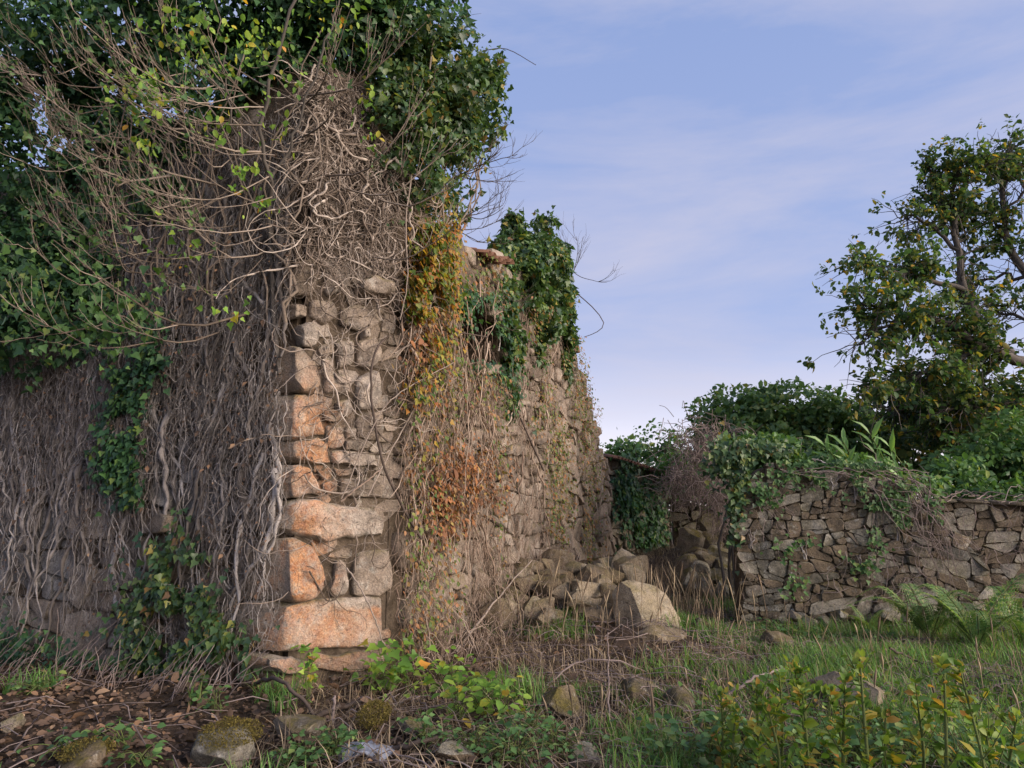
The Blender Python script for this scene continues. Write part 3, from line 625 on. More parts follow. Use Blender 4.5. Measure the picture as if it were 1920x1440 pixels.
P, T, N, S = gappy(*blob_leaves(blobs, 700, .068, 'ivy', .5, .55, .4, 3, .25), 3.2, 171, -.28); m = Acc(); m.add(*leaves(P, T, N, S, 'ivy')); m.build('foliage', M['ivydark'], ivy)
blobs = []
for px, py, Y, rx, ry_, rd in ((825, 130, 7.5, 95, 85, .7), (880, 190, 7.8, 70, 85, .6), (755, 200, 7.15, 75, 120, .4), (845, 260, 7.7, 75, 85, .5), (785, 330, 7.5, 75, 85, .4),
        (830, 380, 8.6, 60, 55, .4), (735, 420, 7.5, 50, 75, .25), (720, 100, 7.2, 110, 90, .5), (915, 140, 7.9, 35, 50, .4), (775, 470, 7.9, 50, 60, .25), (715, 290, 7.25, 35, 60, .2)): blobs.append(pxblob(px, py, Y, rx, ry_, rd))
P, T, N, S = gappy(*blob_leaves(blobs, 900, .062, 'ivy', .55, .6, .5, 8, .28), 3.4, 172, -.18); m = Acc(); m.add(*leaves(P, T, N, S, 'ivy')); m.build('foliage', M['ivy'], ivy)

# generic branching -------------------------------------------------
class Br:
    def __init__(s, K=8): s.K = K; s.P = []; s.R = []; s.tips = []
    def line(s, pts, r0, r1=None, wob=0.):
        p = smooth_line(pts, s.K); 
        if wob: p[1:-1] += rng.normal(0, wob, (s.K-2, 3))
        s.P.append(p); s.R.append(np.linspace(r0, r0*.35 if r1 is None else r1, s.K)); return p
    def grow(s, p, d, L_, r, lvl, kids=3, spread=.7, up=.25, shrink=.62, wob=.16):
        d = np.array(d, float)/np.linalg.norm(d); pts = [np.array(p, float)]; st = L_/(s.K-1); dd = d.copy()
        for k in range(s.K-1):
            dd = nrm(dd + rng.normal(0, wob, 3) + Z*up*.25); pts.append(pts[-1]+dd*st)
        pts = np.array(pts); s.P.append(pts); s.R.append(np.linspace(r, r*.45, s.K)); s.tips.append((pts[-1], dd))
        if lvl > 0:
            for k in range(kids):
                i = rng.integers(2, s.K); b = nrm(pts[min(i, s.K-1)]-pts[i-1]); sd_ = nrm(b+rng.normal(0, spread, 3)+Z*up)
                s.grow(pts[i], sd_, L_*shrink*rng.uniform(.7, 1.2), max(r*.55, .0022), lvl-1, kids, spread, up, shrink, wob)
        return pts
    def split(s, name, mat, parent, S=5):
        for p, r in zip(s.P, s.R): A = Acc(); A.add(*tubes(p[None], r[None], S)); A.build(name, mat, parent)
    def build(s, name, mat, parent=None, S=5):
        A = Acc(); A.add(*tubes(np.array(s.P), np.array(s.R), S)); return A.build(name, mat, parent)
st = Br(14)
for k in range(26):
    s0 = rng.uniform(.1, 4.0); st.line([Ap(s0, 3.4, .10), Ap(s0+rng.normal(0, .12), 3.9, .14), Ap(s0+rng.normal(0, .25), 4.5, .16), Ap(s0+rng.normal(0, .3), 5.2, .3), Ap(s0+rng.normal(0, .6), 6.2, .5)], rng.uniform(.010, .022), .007, .035)
for k in range(9):
    s0 = rng.uniform(.0, 1.3); st.line([Bp(s0*.5, 4.0, .15), Bp(s0*.7+rng.normal(0, .2), 4.7, .22), Bp(s0+rng.normal(0, .2), 5.4, .3), Bp(s0+.2, 6.1, .4)], .018, .008, .03)
st.split('stem', M['twig'], ivy)

# bare shrub fanning out of the left wall ---------------------------
shr = empty('bare_shrub', Ap(.25, 2.9)); tag(shr, 'leggy shrub with bare arching branches fanning in front of the dark ivy', 'shrub')
tr = Br(16)
main = tr.line([Ap(.15, 2.9, .1), at(505, 430, 6.75), at(506, 340, 6.5), at(488, 285, 6.3), at(497, 200, 6.2), at(530, 90, 6.1), at(565, -20, 6.0)], .026, .014, .022)
tr.line([at(505, 340, 6.5), at(560, 230, 6.4), at(610, 100, 6.3), at(640, -20, 6.2)], .017, .009, .022)
tr.line([at(480, 400, 6.6), at(440, 260, 6.2), at(420, 120, 5.9), at(400, -20, 5.7)], .012, .006, .022)
tr.split('trunk', M['bark'], shr, 6)
bf = Br(10)
def fan(px, py, Y, ex, ey, EY, r, nk, sag=40):
    q0 = at(px, py, Y) if 480 < px < 520 and py < 430 else (Ap(*Asz(px, py, .06), .06) if px < 525 else (Pp(*Puz(px, py, .08), .08) if px < 720 else Bp(*Buz(px, py, .1), .1)))
    m1 = at(px*.62+ex*.38, py*.62+ey*.38+sag, Y*.6+EY*.4); p = bf.line([q0, m1, at(px*.25+ex*.75, py*.25+ey*.75+sag*.55, Y*.25+EY*.75), at(ex, ey, EY)], r, r*.3, .006)
    for k in range(nk):
        i = rng.integers(3, 9); b = nrm(p[i]-p[i-1]); side = rng.choice([-1, 1]); L_ = rng.uniform(.3, .75)*(1.1-i/14)
        d = nrm(b + np.array([-.15, -.1, .45*side+.35]) + rng.normal(0, .22, 3)); q_ = [p[i], p[i]+d*L_*.5, p[i]+d*L_+Z*L_*.28]
        bf.line(q_, max(r*.45, .0028), .0016, .006)
        if rng.random() < .8:
            j = p[i]+d*L_*.5; d2 = nrm(d+rng.normal(0, .4, 3)+Z*.4); bf.line([j, j+d2*L_*.25, j+d2*L_*.5+Z*L_*.12], .003, .002, .002)
for k in range(58):
    t = rng.random(); px = rng.uniform(200, 520); py = rng.uniform(80, 520); L_ = rng.uniform(110, 300); ang = rng.normal(math.radians(150), .38)
    ex = px+L_*math.cos(ang)*1.15; ey = py-L_*math.sin(ang)*rng.uniform(.4, 1.1)
    Y = np.interp(px, [0, 520], [6.7, 6.45])-rng.uniform(0, .6); fan(px, py, Y, ex, ey, Y-rng.uniform(.2, 1.0), rng.uniform(.004, .0085), rng.integers(4, 8), rng.uniform(15, 50))
for f in ((490, 285, 6.3, 300, 235, 5.8, .013, 5, 12), (488, 200, 6.2, 380, 60, 5.6, .012, 5, 20), (425, 352, 6.4, 0, 115, 5.4, .012, 10, 40), (330, 330, 6.3, 100, 270, 5.6, .013, 8, 30), (478, 585, 6.6, 100, 450, 5.4, .016, 7, 75),
          (420, 620, 6.6, 200, 600, 5.7, .010, 5, 30), (300, 640, 6.6, 20, 570, 5.6, .010, 6, 40), (500, 470, 6.5, 330, 400, 5.9, .010, 6, 40), (240, 590, 6.4, 0, 640, 5.8, .008, 5, 10),
          (560, 260, 6.4, 700, 90, 5.9, .010, 6, 30), (570, 200, 6.4, 660, 10, 5.9, .010, 6, 30), (610, 330, 6.5, 820, 140, 6.0, .010, 8, 60), (640, 350, 6.6, 860, 260, 6.3, .010, 8, 50), (700, 370, 7.0, 880, 330, 6.6, .010, 7, 30), (560, 180, 6.3, 800, 40, 5.8, .010, 8, 40), (690, 480, 7.0, 860, 420, 6.6, .009, 6, 30)): fan(*f)
tag(bf.build('branches', M['twig'], shr, 4), kind='stuff')
lf = Acc(); lf2 = Acc()
for px, py, Y, sp, n in ((335, 60, 5.7, 45, 60), (370, 40, 5.6, 40, 40), (290, 175, 5.6, 30, 60), (270, 160, 5.7, 35, 45), (240, 195, 5.7, 22, 28), (410, 230, 5.9, 28, 36), (455, 320, 6.0, 26, 40), (265, 265, 5.8, 18, 26), (480, 60, 5.9, 40, 40),
        (470, 90, 6.0, 20, 18), (540, 150, 6.0, 25, 22), (520, 240, 6.2, 22, 18), (495, 390, 6.2, 18, 18), (215, 570, 6.0, 60, 130), (150, 600, 6.1, 60, 80), (230, 600, 6.0, 40, 60), (60, 510, 6.0, 60, 120), (20, 540, 6.1, 50, 80), (430, 580, 6.3, 25, 18), (190, 440, 6.1, 40, 40), (330, 470, 6.2, 40, 30),
        (690, 190, 6.4, 20, 18), (700, 250, 6.4, 22, 16), (430, 130, 5.9, 60, 50), (390, 80, 5.8, 40, 40), (560, 60, 6.0, 60, 50), (640, 30, 6.1, 60, 50)):
    c = at(px, py, Y); s = sp*Y/F; P = c+rng.normal(0, 1, (n, 3))*np.array([s, s*1.2, s])*.75
    T = rng.normal(0, .6, (n, 3))-Z*.8; (lf2 if (py > 430 and px < 300) else lf).add(*leaves(P, T, rng.normal(0, .7, (n, 3))+np.array([0, -.8, .6]), rng.uniform(.03, .095, n), 'oval' if py < 430 else 'ivy'))
tag(lf.build('leaf_clusters', M['bright'], shr), kind='stuff')
tw_ = np.concatenate([p[4:] for p in bf.P]); tw_ = tw_[rng.random(len(tw_)) < .16]; n = len(tw_); lf2.add(*leaves(tw_, rng.normal(0, .7, (n, 3))-Z*.4, rng.normal(0, .6, (n, 3))+Z*.5+np.array([0, -.5, 0]), rng.uniform(.025, .06, n), 'ivy'))
tag(lf2.build('leaf_clusters', M['hedge'], shr), kind='stuff')

# bare twig sprays against the sky ---------------------------------
def spray(label, base, ends, r, kids, lvl=2, leafy=0):
    e = empty('bare_branch', base[0]); tag(e, label, 'branch'); b_ = Br(9); p = b_.line(base, r, r*.6)
    for q_, Lk in ends: b_.grow(p[-1] if rng.random() < .6 else p[5], q_-p[-1], Lk, r*.6, lvl, kids, .45, .25, .6, .1)
    tag(b_.build('twigs', M['darktwig'], e, 4), kind='stuff'); return b_
Y = 8.0
spray('upper spray of bare twigs sticking out of the ivy against the sky', [at(790, 360, 7.9), at(850, 335, 8), at(890, 312, 8)], [(at(x, y, Y), .55) for x, y in ((985, 295), (960, 250), (930, 240), (985, 340), (950, 310), (975, 270))], .012, 4)
spray('lower spray of bare twigs under the ivy against the sky', [at(800, 480, 8.4), at(850, 440, 8.4), at(875, 405, 8.4)], [(at(x, y, 8.4), .5) for x, y in ((980, 380), (960, 400), (930, 420), (950, 365), (920, 440))], .011, 4)
spray('single thin shoot curving out of the ivy top into the sky', [at(905, 95, 7.9), at(950, 92, 7.9), at(1005, 122, 7.9)], [], .006, 0)
spray('bare twigs rising from the top edge of the ivy crown', [at(760, 60, 7.4), at(810, 40, 7.4), at(830, 20, 7.4)], [(at(850, 0, 7.4), .3), (at(840, 30, 7.4), .25)], .010, 3)
spray('thin looping shoot hanging right of the leafy wall peak', [at(1075, 545, 15), at(1110, 575, 15), at(1132, 605, 15), at(1120, 622, 15), at(1095, 632, 15)], [], .012, 0)
spray('spiky bare twigs on the right shoulder of the leafy wall peak', [at(1040, 560, 15), at(1065, 530, 15), at(1075, 510, 15)], [(at(1095, 460, 15), .9), (at(1085, 480, 15), .8), (at(1120, 540, 15), .8), (at(1060, 440, 15), .8)], .014, 3)
spray('sparse bare branch arching across the window recess', [Bp(WIN[1]+.9, 2.2, .4), at(905, 620, 10.2), at(890, 560, 10.0), at(905, 500, 9.8)], [(at(x, y, 9.9), .7) for x, y in ((960, 590), (860, 590), (940, 640), (940, 550), (850, 520))], .016, 4)

def vine(name, label, pts, r0, r1, mat, cat='vine', K=24):
    b_ = Br(K); b_.line(pts, r0, r1, .004); return tag(b_.build(name, mat, None, 6), label, cat)
vine('dead_vine', 'dark vine arching from the ground and bending right across the wall', [at(790, 1010, 7.6), at(745, 930, 7.3), at(715, 860, 7.1), at(698, 760, 7.0), at(697, 690, 7.0), at(712, 645, 7.2), at(750, 625, 7.6), at(830, 620, 8.2), at(915, 632, 8.8)], .016, .009, M['darktwig'])
vine('dead_vine', 'long pale vine hanging straight from the ivy crown past the ledge stone', [at(815, 60, 7.2), at(790, 230, 7.2), at(772, 330, 7.2), at(760, 430, 7.2), at(765, 520, 7.2), at(750, 600, 7.2)], .012, .006, M['rootwarm'])
vine('dead_vine', 'thin pale shoot slanting up across the quoins to the right', [at(640, 935, 6.9), at(700, 800, 7.0), at(745, 740, 7.2), at(850, 680, 7.8)], .007, .005, M['rootwarm'])
vine('dead_vine', 'pale slanting shoot crossing from the lower quoins to the creeper', [at(690, 930, 7.0), at(730, 850, 7.2), at(780, 760, 7.6), at(810, 690, 7.9)], .008, .006, M['rootwarm'])
vine('dead_vine', 'reddish stem leaning across the stones below the pillar middle', [at(640, 940, 6.9), at(670, 915, 6.9), at(715, 880, 7.0)], .010, .007, M['vine'])
vine('dead_vine', 'slender vine trailing down the face of the lowest large quoin', [at(650, 1065, 6.9), at(680, 1110, 6.85), at(705, 1165, 6.85), at(722, 1215, 6.9)], .008, .006, M['rootwarm'])

# far peak ivy, creeper, strands ------------------------------------
pk = empty('ivy', Bp(8.5, 4.5)); tag(pk, 'ivy clump crowning the far wall peak, with two leafy shoots on top', 'ivy')
blobs = [pxblob(*b_) for b_ in ((980, 525, 11.4, 50, 75, .5), (1030, 545, 12.7, 45, 80, .5), (948, 570, 10.6, 26, 70, .35), (940, 490, 10.9, 26, 45, .4), (1058, 600, 13.7, 22, 80, .45), (958, 650, 10.8, 26, 70, .28), (1005, 600, 12.0, 45, 60, .4), (965, 435, 11.6, 24, 40, .3), (1022, 440, 12.6, 22, 45, .3), (1000, 480, 12.0, 60, 45, .45), (952, 735, 10.7, 18, 55, .2), (1060, 690, 13.8, 12, 50, .25), (1000, 660, 12.0, 30, 40, .2), (1045, 490, 13.0, 30, 40, .3))]
P, T, N, S = gappy(*blob_leaves(blobs, 900, .085, 'ivy', .5, .6, .45, 18, .3), 3., 181, -.3); m = Acc(); m.add(*leaves(P, T, N, S, 'ivy')); m.build('foliage', M['ivy'], pk)
b_ = Br(9)
for px, py, ex, ey in ((965, 500, 975, 405), (950, 490, 940, 420), (1015, 500, 1025, 405), (1040, 510, 1035, 430), (1000, 500, 1000, 440)): b_.line([at(px, py, 13.6), at((px+ex)/2+5, (py+ey)/2, 13.6), at(ex, ey, 13.6)], .02, .008)
b_.split('stem', M['darktwig'], pk, 4)
cre = empty('creeper', Bp(2.5, 3)); tag(cre, 'autumn creeper in yellow and orange on the wall beside the pillar', 'creeper')
m = Acc(); n = 6800; px = np.concatenate([rng.normal(772, 48, n//2), rng.normal(812, 36, n-n//2)]); py = np.concatenate([rng.normal(580, 110, n//2), rng.normal(500, 75, n-n//2)])
uz = np.array([Buz(a_, b__, .22) for a_, b__ in zip(px, py)]); k = (uz[:, 0] > -.1) & (px < 858) & (vnoise(np.stack([uz[:, 0]*2, uz[:, 1]*1.6, uz[:, 0]*0], -1), 51)+.7*vnoise(np.stack([uz[:, 0]*5, uz[:, 1]*4, uz[:, 0]*0], -1), 52) > -.1+.0014*np.maximum(py-560, 0)) & inw(uz[:, 0], uz[:, 1]); uz = uz[k]
m.add(*wall_leaves(0, BO, BD, NB, uz[:, 0], uz[:, 1], rng.uniform(.06, .36, len(uz)), rng.uniform(.035, .085, len(uz)), 'ivy')); m.build('foliage', M['creeper'], cre)
m = Acc(); P, R = wander(60, BO, BD, NB, .2, 2.6, 2.5, 4.8, (.8, 1.8), (.006, .012), 12, .3, .2, (.12, .25)); m.add(*tubes(P, R, 4)); tag(m.build('stems', M['vine'], cre), kind='stuff')
rp = empty('creeper', Bp(2.6, 1.8)); tag(rp, 'rust coloured withered creeper patch low on the long wall', 'creeper'); m = Acc()
for x_, y_, sx_, sy_, n in ((850, 900, 28, 35, 700), (835, 960, 20, 30, 500), (915, 925, 25, 25, 350), (890, 870, 30, 20, 350), (800, 650, 18, 40, 350)):
    uz = np.array([Buz(rng.normal(x_, sx_), rng.normal(y_, sy_), .15) for _ in range(n)]); m.add(*wall_leaves(0, BO, BD, NB, uz[:, 0], uz[:, 1], rng.uniform(.06, .24, n), np.exp(rng.normal(-3.0, .35, n)), 'oval'))
m.build('foliage', M['rust'], rp)
def ivy_patch(label, toP, org, ax, nn, pxs, n, size, mat, w=(.14, .26), thr=-.2, tpl='ivy', seed=0):
    e = empty('ivy', org); A = Acc(); st_ = Br(8)
    for (x, y, sx, sy, wt) in pxs:
        k = int(n*wt); X = rng.normal(x, sx, k); Y_ = rng.normal(y, sy, k); uz = np.array([toP(a_, b__) for a_, b__ in zip(X, Y_)])
        ok = (uz[:, 1] > 0) & (vnoise(np.stack([uz[:, 0]*5, uz[:, 1]*4, uz[:, 0]*0+seed], -1), 61) > thr); uz = uz[ok]; k = len(uz)
        A.add(*wall_leaves(0, org, ax, nn, uz[:, 0], uz[:, 1], rng.uniform(*w, k), rng.uniform(size*.6, size*1.25, k), tpl))
        for j in range(3):
            a_, b__ = toP(x+rng.normal(0, sx*.5), y+sy*1.3), toP(x+rng.normal(0, sx*.5), y-sy*1.3)
            st_.line([org+ax*a_[0]+Z*max(a_[1], 0)+nn*w[0]*.8, org+ax*(a_[0]+b__[0])/2+Z*(max(a_[1], 0)+b__[1])/2+nn*w[0], org+ax*b__[0]+Z*b__[1]+nn*w[0]*.8], .010, .005, .01)
    A.build('foliage', mat, e); tag(st_.build('stems', M['root'], e, 4), kind='stuff'); return tag(e, label, 'ivy')
ivy_patch('narrow strand of dark ivy hanging down the middle of the shaded wall', Asz, CORNER, AD, NA, [(290, 660, 25, 45, .25), (262, 730, 22, 50, .25), (255, 810, 18, 45, .2), (240, 880, 22, 30, .12), (275, 930, 14, 40, .08)], 1900, .075, M['ivydark'])
ivy_patch('green ivy climbing from the ground at the foot of the shaded wall', Asz, CORNER, AD, NA, [(350, 1060, 26, 40, .18), (330, 1150, 40, 50, .25), (400, 1190, 45, 45, .25), (300, 1230, 50, 35, .2), (450, 1250, 25, 45, .15), (380, 1110, 22, 40, .1)], 2600, .07, M['ivy'], (.12, .3))
ivy_patch('low ivy spreading along the wall foot at the far left', Asz, CORNER, AD, NA, [(60, 1210, 50, 25, .5), (90, 1250, 60, 22, .5), (15, 1170, 20, 20, .2)], 900, .065, M['ivydark'], (.12, .35))
def Duz(px, py): p = hit(px, py, D0, ND)-D0; return np.array([np.dot(p, DD), p[2]])
ivy_patch('dark ivy fringe hanging over the window recess', Buz, BO, BD, NB, [(862, 575, 10, 22, .2), (935, 600, 12, 45, .45), (950, 690, 12, 40, .3), (900, 560, 25, 8, .2), (875, 690, 20, 8, .1)], 900, .075, M['ivydark'], (.03, .2), -.4)
ivy_patch('dark ivy sheet hanging over the far tiled wall', Duz, D0, DD, ND, [(1165, 920, 14, 40, .3), (1195, 960, 20, 45, .4), (1225, 990, 10, 50, .3), (1210, 1060, 14, 30, .12)], 1900, .14, M['ivydark'], (.05, .2), -.45)
ivy_patch('ivy cap spilling over the left end of the rubble wall', Cuz, C0, CD, NC, [(1368, 860, 20, 22, .35), (1390, 900, 11, 35, .2), (1380, 950, 8, 40, .15), (1420, 840, 34, 8, .22)], 1700, .075, M['ivy'], (-.25, .12), -.6)
ivy_patch('small ivy sprigs clinging to the face of the rubble wall', Cuz, C0, CD, NC, [(1430, 930, 16, 14, .15), (1530, 895, 16, 10, .1), (1660, 950, 25, 18, .2), (1680, 990, 10, 18, .12), (1610, 1055, 14, 12, .1), (1500, 1030, 25, 14, .12), (1600, 920, 12, 20, .1), (1405, 1010, 12, 14, .1), (1560, 905, 30, 10, .1), (1470, 890, 20, 10, .1), (1640, 1000, 12, 30, .1), (1490, 1090, 20, 14, .08), (1530, 866, 45, 4, .10), (1620, 872, 40, 4, .10), (1700, 925, 20, 14, .12), (1740, 960, 14, 16, .1)], 850, .06, M['hedge'], (.06, .14), -.1)
# root tangle sliding off the broken step of wall C
m = Acc(); b_ = Br(12)
for k in range(26):
    x0 = rng.uniform(1600, 1720); b_.line([at(x0, 895+rng.normal(0, 8), 9.95), at(x0+rng.uniform(30, 70), 925+rng.normal(0, 14), 9.75), at(1740+rng.normal(0, 25), 985+rng.normal(0, 20), 9.65), at(1790+rng.normal(0, 30), 1060+rng.normal(0, 35), 9.6)], rng.uniform(.004, .009), .003, .035)
for k in range(14):
    x0 = rng.uniform(1450, 1650); b_.line([at(x0, 880+rng.normal(0, 6), 9.9), at(x0+50, 884+rng.normal(0, 8), 9.8), at(x0+100, 892+rng.normal(0, 8), 9.8)], rng.uniform(.005, .01), .004, .015)
tag(b_.build('dead_ivy', M['dry'], None, 4), 'woody dead ivy tangle draped over the stepped end of the rubble wall', 'ivy roots')
b_ = Br(12)
for k in range(18):
    x0 = rng.uniform(1760, 1960); b_.line([at(x0, 935+rng.normal(0, 5), 9.7), at(x0+30, 925+rng.normal(0, 6), 9.9), at(x0+90, 945+rng.normal(0, 8), 9.6)], rng.uniform(.005, .012), .004, .015)
tag(b_.build('dead_ivy', M['dry'], None, 4), 'dead ivy stems lying along the slab coping at the far right', 'ivy roots')

cv = Acc(); P, R = wander(170, C0, CD, NC, .0, CW, .4, 2.2, (.3, 1.1), (.003, .007), 10, .5, .3, (.03, .08), lambda a, z: (z < np.interp(a, pc[:, 0], pc[:, 1])-.05) & (vnoise(np.stack([a*2.2, z*1.2, a*0], -1), 88) > .0)); cv.add(*tubes(P, R, 3))
P, R = wander(90, C0-NC*.35, CD, NC, 2.4, 4.6, .3, 1.7, (.3, .9), (.003, .007), 10, .6, .3, (.03, .08)); cv.add(*tubes(P, R, 3))
tag(cv.build('dry_vines', M['dry']), 'thin dry creeper stems streaking the face of the rubble wall', 'vines', kind='stuff')
# dry brambles in the gap ------------------------------------------
br = empty('dry_bramble', at(1320, 900, 15)); tag(br, 'greyish purple heap of dry brambles hanging over the gap between the walls', 'bramble')
b_ = Br(8)
for cx_, cy_, sx_, sy_, nn_ in ((1325, 830, 32, 22, 420), (1285, 900, 22, 20, 330), (1345, 900, 22, 35, 420), (1360, 960, 14, 30, 160)):
    for k in range(nn_):
        x0 = rng.normal(cx_, sx_); y0 = rng.normal(cy_, sy_); Y = rng.uniform(13.6, 15.6); p = at(x0, y0, Y); d = nrm(rng.normal(0, 1, 3)-Z*.35); pts = [p]
        for j in range(3): d = nrm(d+rng.normal(0, .5, 3)-Z*.3); pts.append(pts[-1]+d*rng.uniform(.08, .22))
        b_.line(pts, .008, .005)
tag(b_.build('stems', M['dry'], br, 3), kind='stuff')

# ------------------------------------------------------------------ bushes, hedge, tree behind
def bush(name, label, blobs, dens, size, mat, tpl='two', lump=.35, seed=0, cat='bush', stems=8, extra=True, inner=.22):
    B = [pxblob(*x) for x in blobs]; c = np.mean([x[0] for x in B], 0); e = empty(name, (c[0], c[1], float(gz(c[0], c[1]))))
    P, T, N, S = gappy(*blob_leaves(B, dens*1.35, size, tpl, .6, .35, lump, seed, inner), 1.7, seed+300, -.25); ok = P[:, 2] > gz(P[:, 0], P[:, 1]); A = Acc(); A.add(*leaves(P[ok], T[ok], N[ok], S[ok], tpl)); A.build('foliage', mat, e)
    b_ = Br(8)
    for k in range(stems):
        t = B[k % len(B)][0]; g = c+rng.normal(0, .4, 3)*[1, .6, 0]; g[2] = gz(g[0], g[1])-.05
        b_.line([g, (g*.5+t*.5)+rng.normal(0, .2, 3), t+rng.normal(0, .2, 3)-Z*.1, t+rng.normal(0, .25, 3)+Z*.05], .03, .006, .04)
    b_.split('stem', M['bark'], e, 4); return tag(e, label, cat)
bush('bush', 'broad rounded dark green bush rising behind the gap in the walls', [(1400, 790, 17, 95, 65, 1.0), (1470, 780, 17.5, 100, 60, 1.0), (1360, 830, 16.5, 60, 50, .8), (1540, 800, 17, 70, 60, .9), (1440, 850, 16, 110, 40, .8), (1600, 830, 16.5, 60, 70, .8)], 260, .13, M['bush'], 'oval', .4, 71, stems=12)
bush('bush', 'thin twiggy shrub between the ruin and the rounded bush', [(1180, 850, 24, 40, 35, .8), (1245, 850, 23, 50, 45, .8), (1150, 870, 24.5, 30, 35, .8), (1270, 880, 20, 40, 40, .8)], 130, .15, M['hedge'], 'oval', .6, 72, inner=.5)
bush('bush', 'dense leafy bush on the rubble wall\'s left behind the ivy cap', [(1390, 850, 12.5, 50, 30, .5), (1450, 845, 12.3, 60, 26, .5)], 420, .10, M['hedge'], 'oval', .4, 73)
bush('hedge', 'mid green overgrown hedge behind the far right end of the wall', [(1850, 870, 12.5, 90, 60, .8), (1930, 860, 12.5, 80, 80, .8), (1780, 900, 12, 60, 40, .6), (2010, 870, 12.5, 80, 80, .8), (1860, 930, 11.3, 90, 26, .4), (1950, 930, 11.3, 60, 28, .4)], 430, .095, M['hedge'], 'oval', .45, 74, 'hedge', inner=.3)
bush('bush', 'dark shady thicket under the walnut tree', [(1700, 760, 17.5, 75, 80, 1.), (1790, 790, 17.5, 80, 70, 1.), (1880, 790, 17.5, 80, 60, 1.), (1680, 840, 16.5, 80, 50, 1.), (1960, 800, 17, 80, 80, 1.)], 210, .14, M['walnut'], 'oval', .5, 75, stems=10, inner=.4)
bush('bush', 'low green growth behind the middle of the rubble wall', [(1560, 870, 11.6, 70, 26, .4), (1640, 880, 11.4, 60, 26, .4), (1720, 905, 11.2, 50, 24, .4)], 360, .085, M['hedge'], 'two', .5, 76, inner=.4)

bush('bush', 'dark scrub closing the gap behind the dry brambles', [(1310, 900, 21.5, 70, 50, .8), (1380, 890, 21.5, 60, 60, .8), (1260, 900, 23, 50, 40, .8)], 200, .15, M['bush'], 'oval', .4, 79, inner=.35)
wt = empty('walnut_tree', (11.9, 15.2, 0)); tag(wt, 'large walnut tree with open spreading limbs and yellowing leaves', 'tree')
tk = Br(10); base = np.array([11.9, 15.2, .2])
tk.line([base, base+[-.1, -.1, 1.6], base+[-.35, -.2, 3.0], at(1990, 640, 15), at(1990, 480, 15), at(2000, 330, 15)], .30, .09); tk.build('trunk', M['bark'], wt, 8)
lb = Br(12); LIMB = []
for pts, r in (([(1985, 690, 14.9), (1900, 670, 14.6), (1840, 650, 14.3), (1780, 612, 14.0), (1720, 600, 13.8), (1665, 612, 13.6)], .11), ([(1900, 668, 14.6), (1850, 615, 14.8), (1812, 540, 15), (1795, 450, 15.1), (1785, 370, 15.1), (1792, 300, 15.1)], .09),
        ([(1880, 665, 14.6), (1825, 655, 14.2), (1770, 690, 13.9), (1700, 720, 13.7), (1625, 725, 13.6)], .06), ([(1990, 600, 15), (1930, 520, 15.3), (1885, 430, 15.4), (1880, 340, 15.5), (1895, 285, 15.5)], .09),
        ([(1812, 545, 15), (1730, 515, 14.7), (1670, 510, 14.4), (1605, 494, 14.2)], .05), ([(1800, 470, 15.1), (1750, 430, 15.2), (1710, 405, 15.2), (1690, 415, 15.2)], .04), ([(1795, 440, 15.1), (1760, 360, 15.3), (1745, 330, 15.3)], .03), ([(1790, 380, 15.1), (1830, 320, 15), (1850, 300, 15)], .03), ([(1720, 600, 13.8), (1655, 575, 13.9), (1605, 562, 14)], .04),
        ([(1930, 520, 15.3), (1860, 520, 15.8), (1800, 560, 16.1)], .04), ([(1990, 480, 15), (2050, 380, 15.3), (2080, 300, 15.3)], .08), ([(1665, 612, 13.6), (1630, 625, 13.6), (1600, 650, 13.6)], .02), ([(1985, 640, 15), (1920, 600, 15.6), (1860, 590, 15.9), (1800, 630, 16)], .04), ([(1990, 700, 15), (1930, 790, 15), (1850, 800, 15), (1740, 810, 15)], .04), ([(1880, 665, 14.6), (1820, 720, 14.8), (1740, 750, 15), (1660, 770, 15)], .04), ([(1990, 600, 15), (2080, 570, 15), (2170, 600, 15)], .06), ([(1990, 500, 15), (2070, 450, 15), (2160, 440, 15)], .06), ([(1880, 400, 15.4), (1920, 360, 15.2), (1935, 300, 15.2)], .03), ([(1885, 430, 15.4), (1840, 400, 15.6), (1800, 420, 15.8)], .03), ([(1985, 690, 14.9), (1930, 740, 14.4), (1850, 760, 14.2), (1760, 770, 14)], .05)):
    w_ = [at(*p) for p in pts]; LIMB.append((lb.line(w_, r*1.25, r*.35, .04), r))
tw = Br(7); LP, LT, LN, LS = [], [], [], []
for p, r in LIMB:
    nt_ = int(30*np.linalg.norm(p[-1]-p[0]))
    for k in range(nt_):
        i = rng.uniform(2.5, 11); a_ = int(min(i, 10)); q0 = p[a_]+(p[a_+1]-p[a_])*(i-a_)
        d = nrm(nrm(p[a_+1]-p[a_])*.7+rng.normal(0, .75, 3)+Z*.1); L_ = rng.uniform(.3, 1.1)
        ln = tw.line([q0, q0+d*L_*.5, q0+d*L_-Z*.12*L_], .014, .004, .015)
        for j in range(rng.integers(3, 6)):
            c = ln[rng.integers(2, 7)]; ld = nrm(rng.normal(0, .8, 3)+d*.5-Z*.2); kk = rng.integers(7, 11)
            for h in range(kk):
                f = (h+1)/kk; LP.append(c+ld*.26*f+rng.normal(0, .012, 3)); LT.append(ld*.6+rng.normal(0, .55, 3)-Z*.45); LN.append(Z+rng.normal(0, .5, 3)); LS.append(rng.uniform(.07, .125))
lb.split('limb', M['bark'], wt, 6); tag(tw.build('twigs', M['bark'], wt, 3), kind='stuff')
A = Acc(); A.add(*leaves(*gappy(np.array(LP), np.array(LT), np.array(LN), np.array(LS), 1.7, 191, -.03), 'oval')); A.build('crown', M['walnut'], wt)

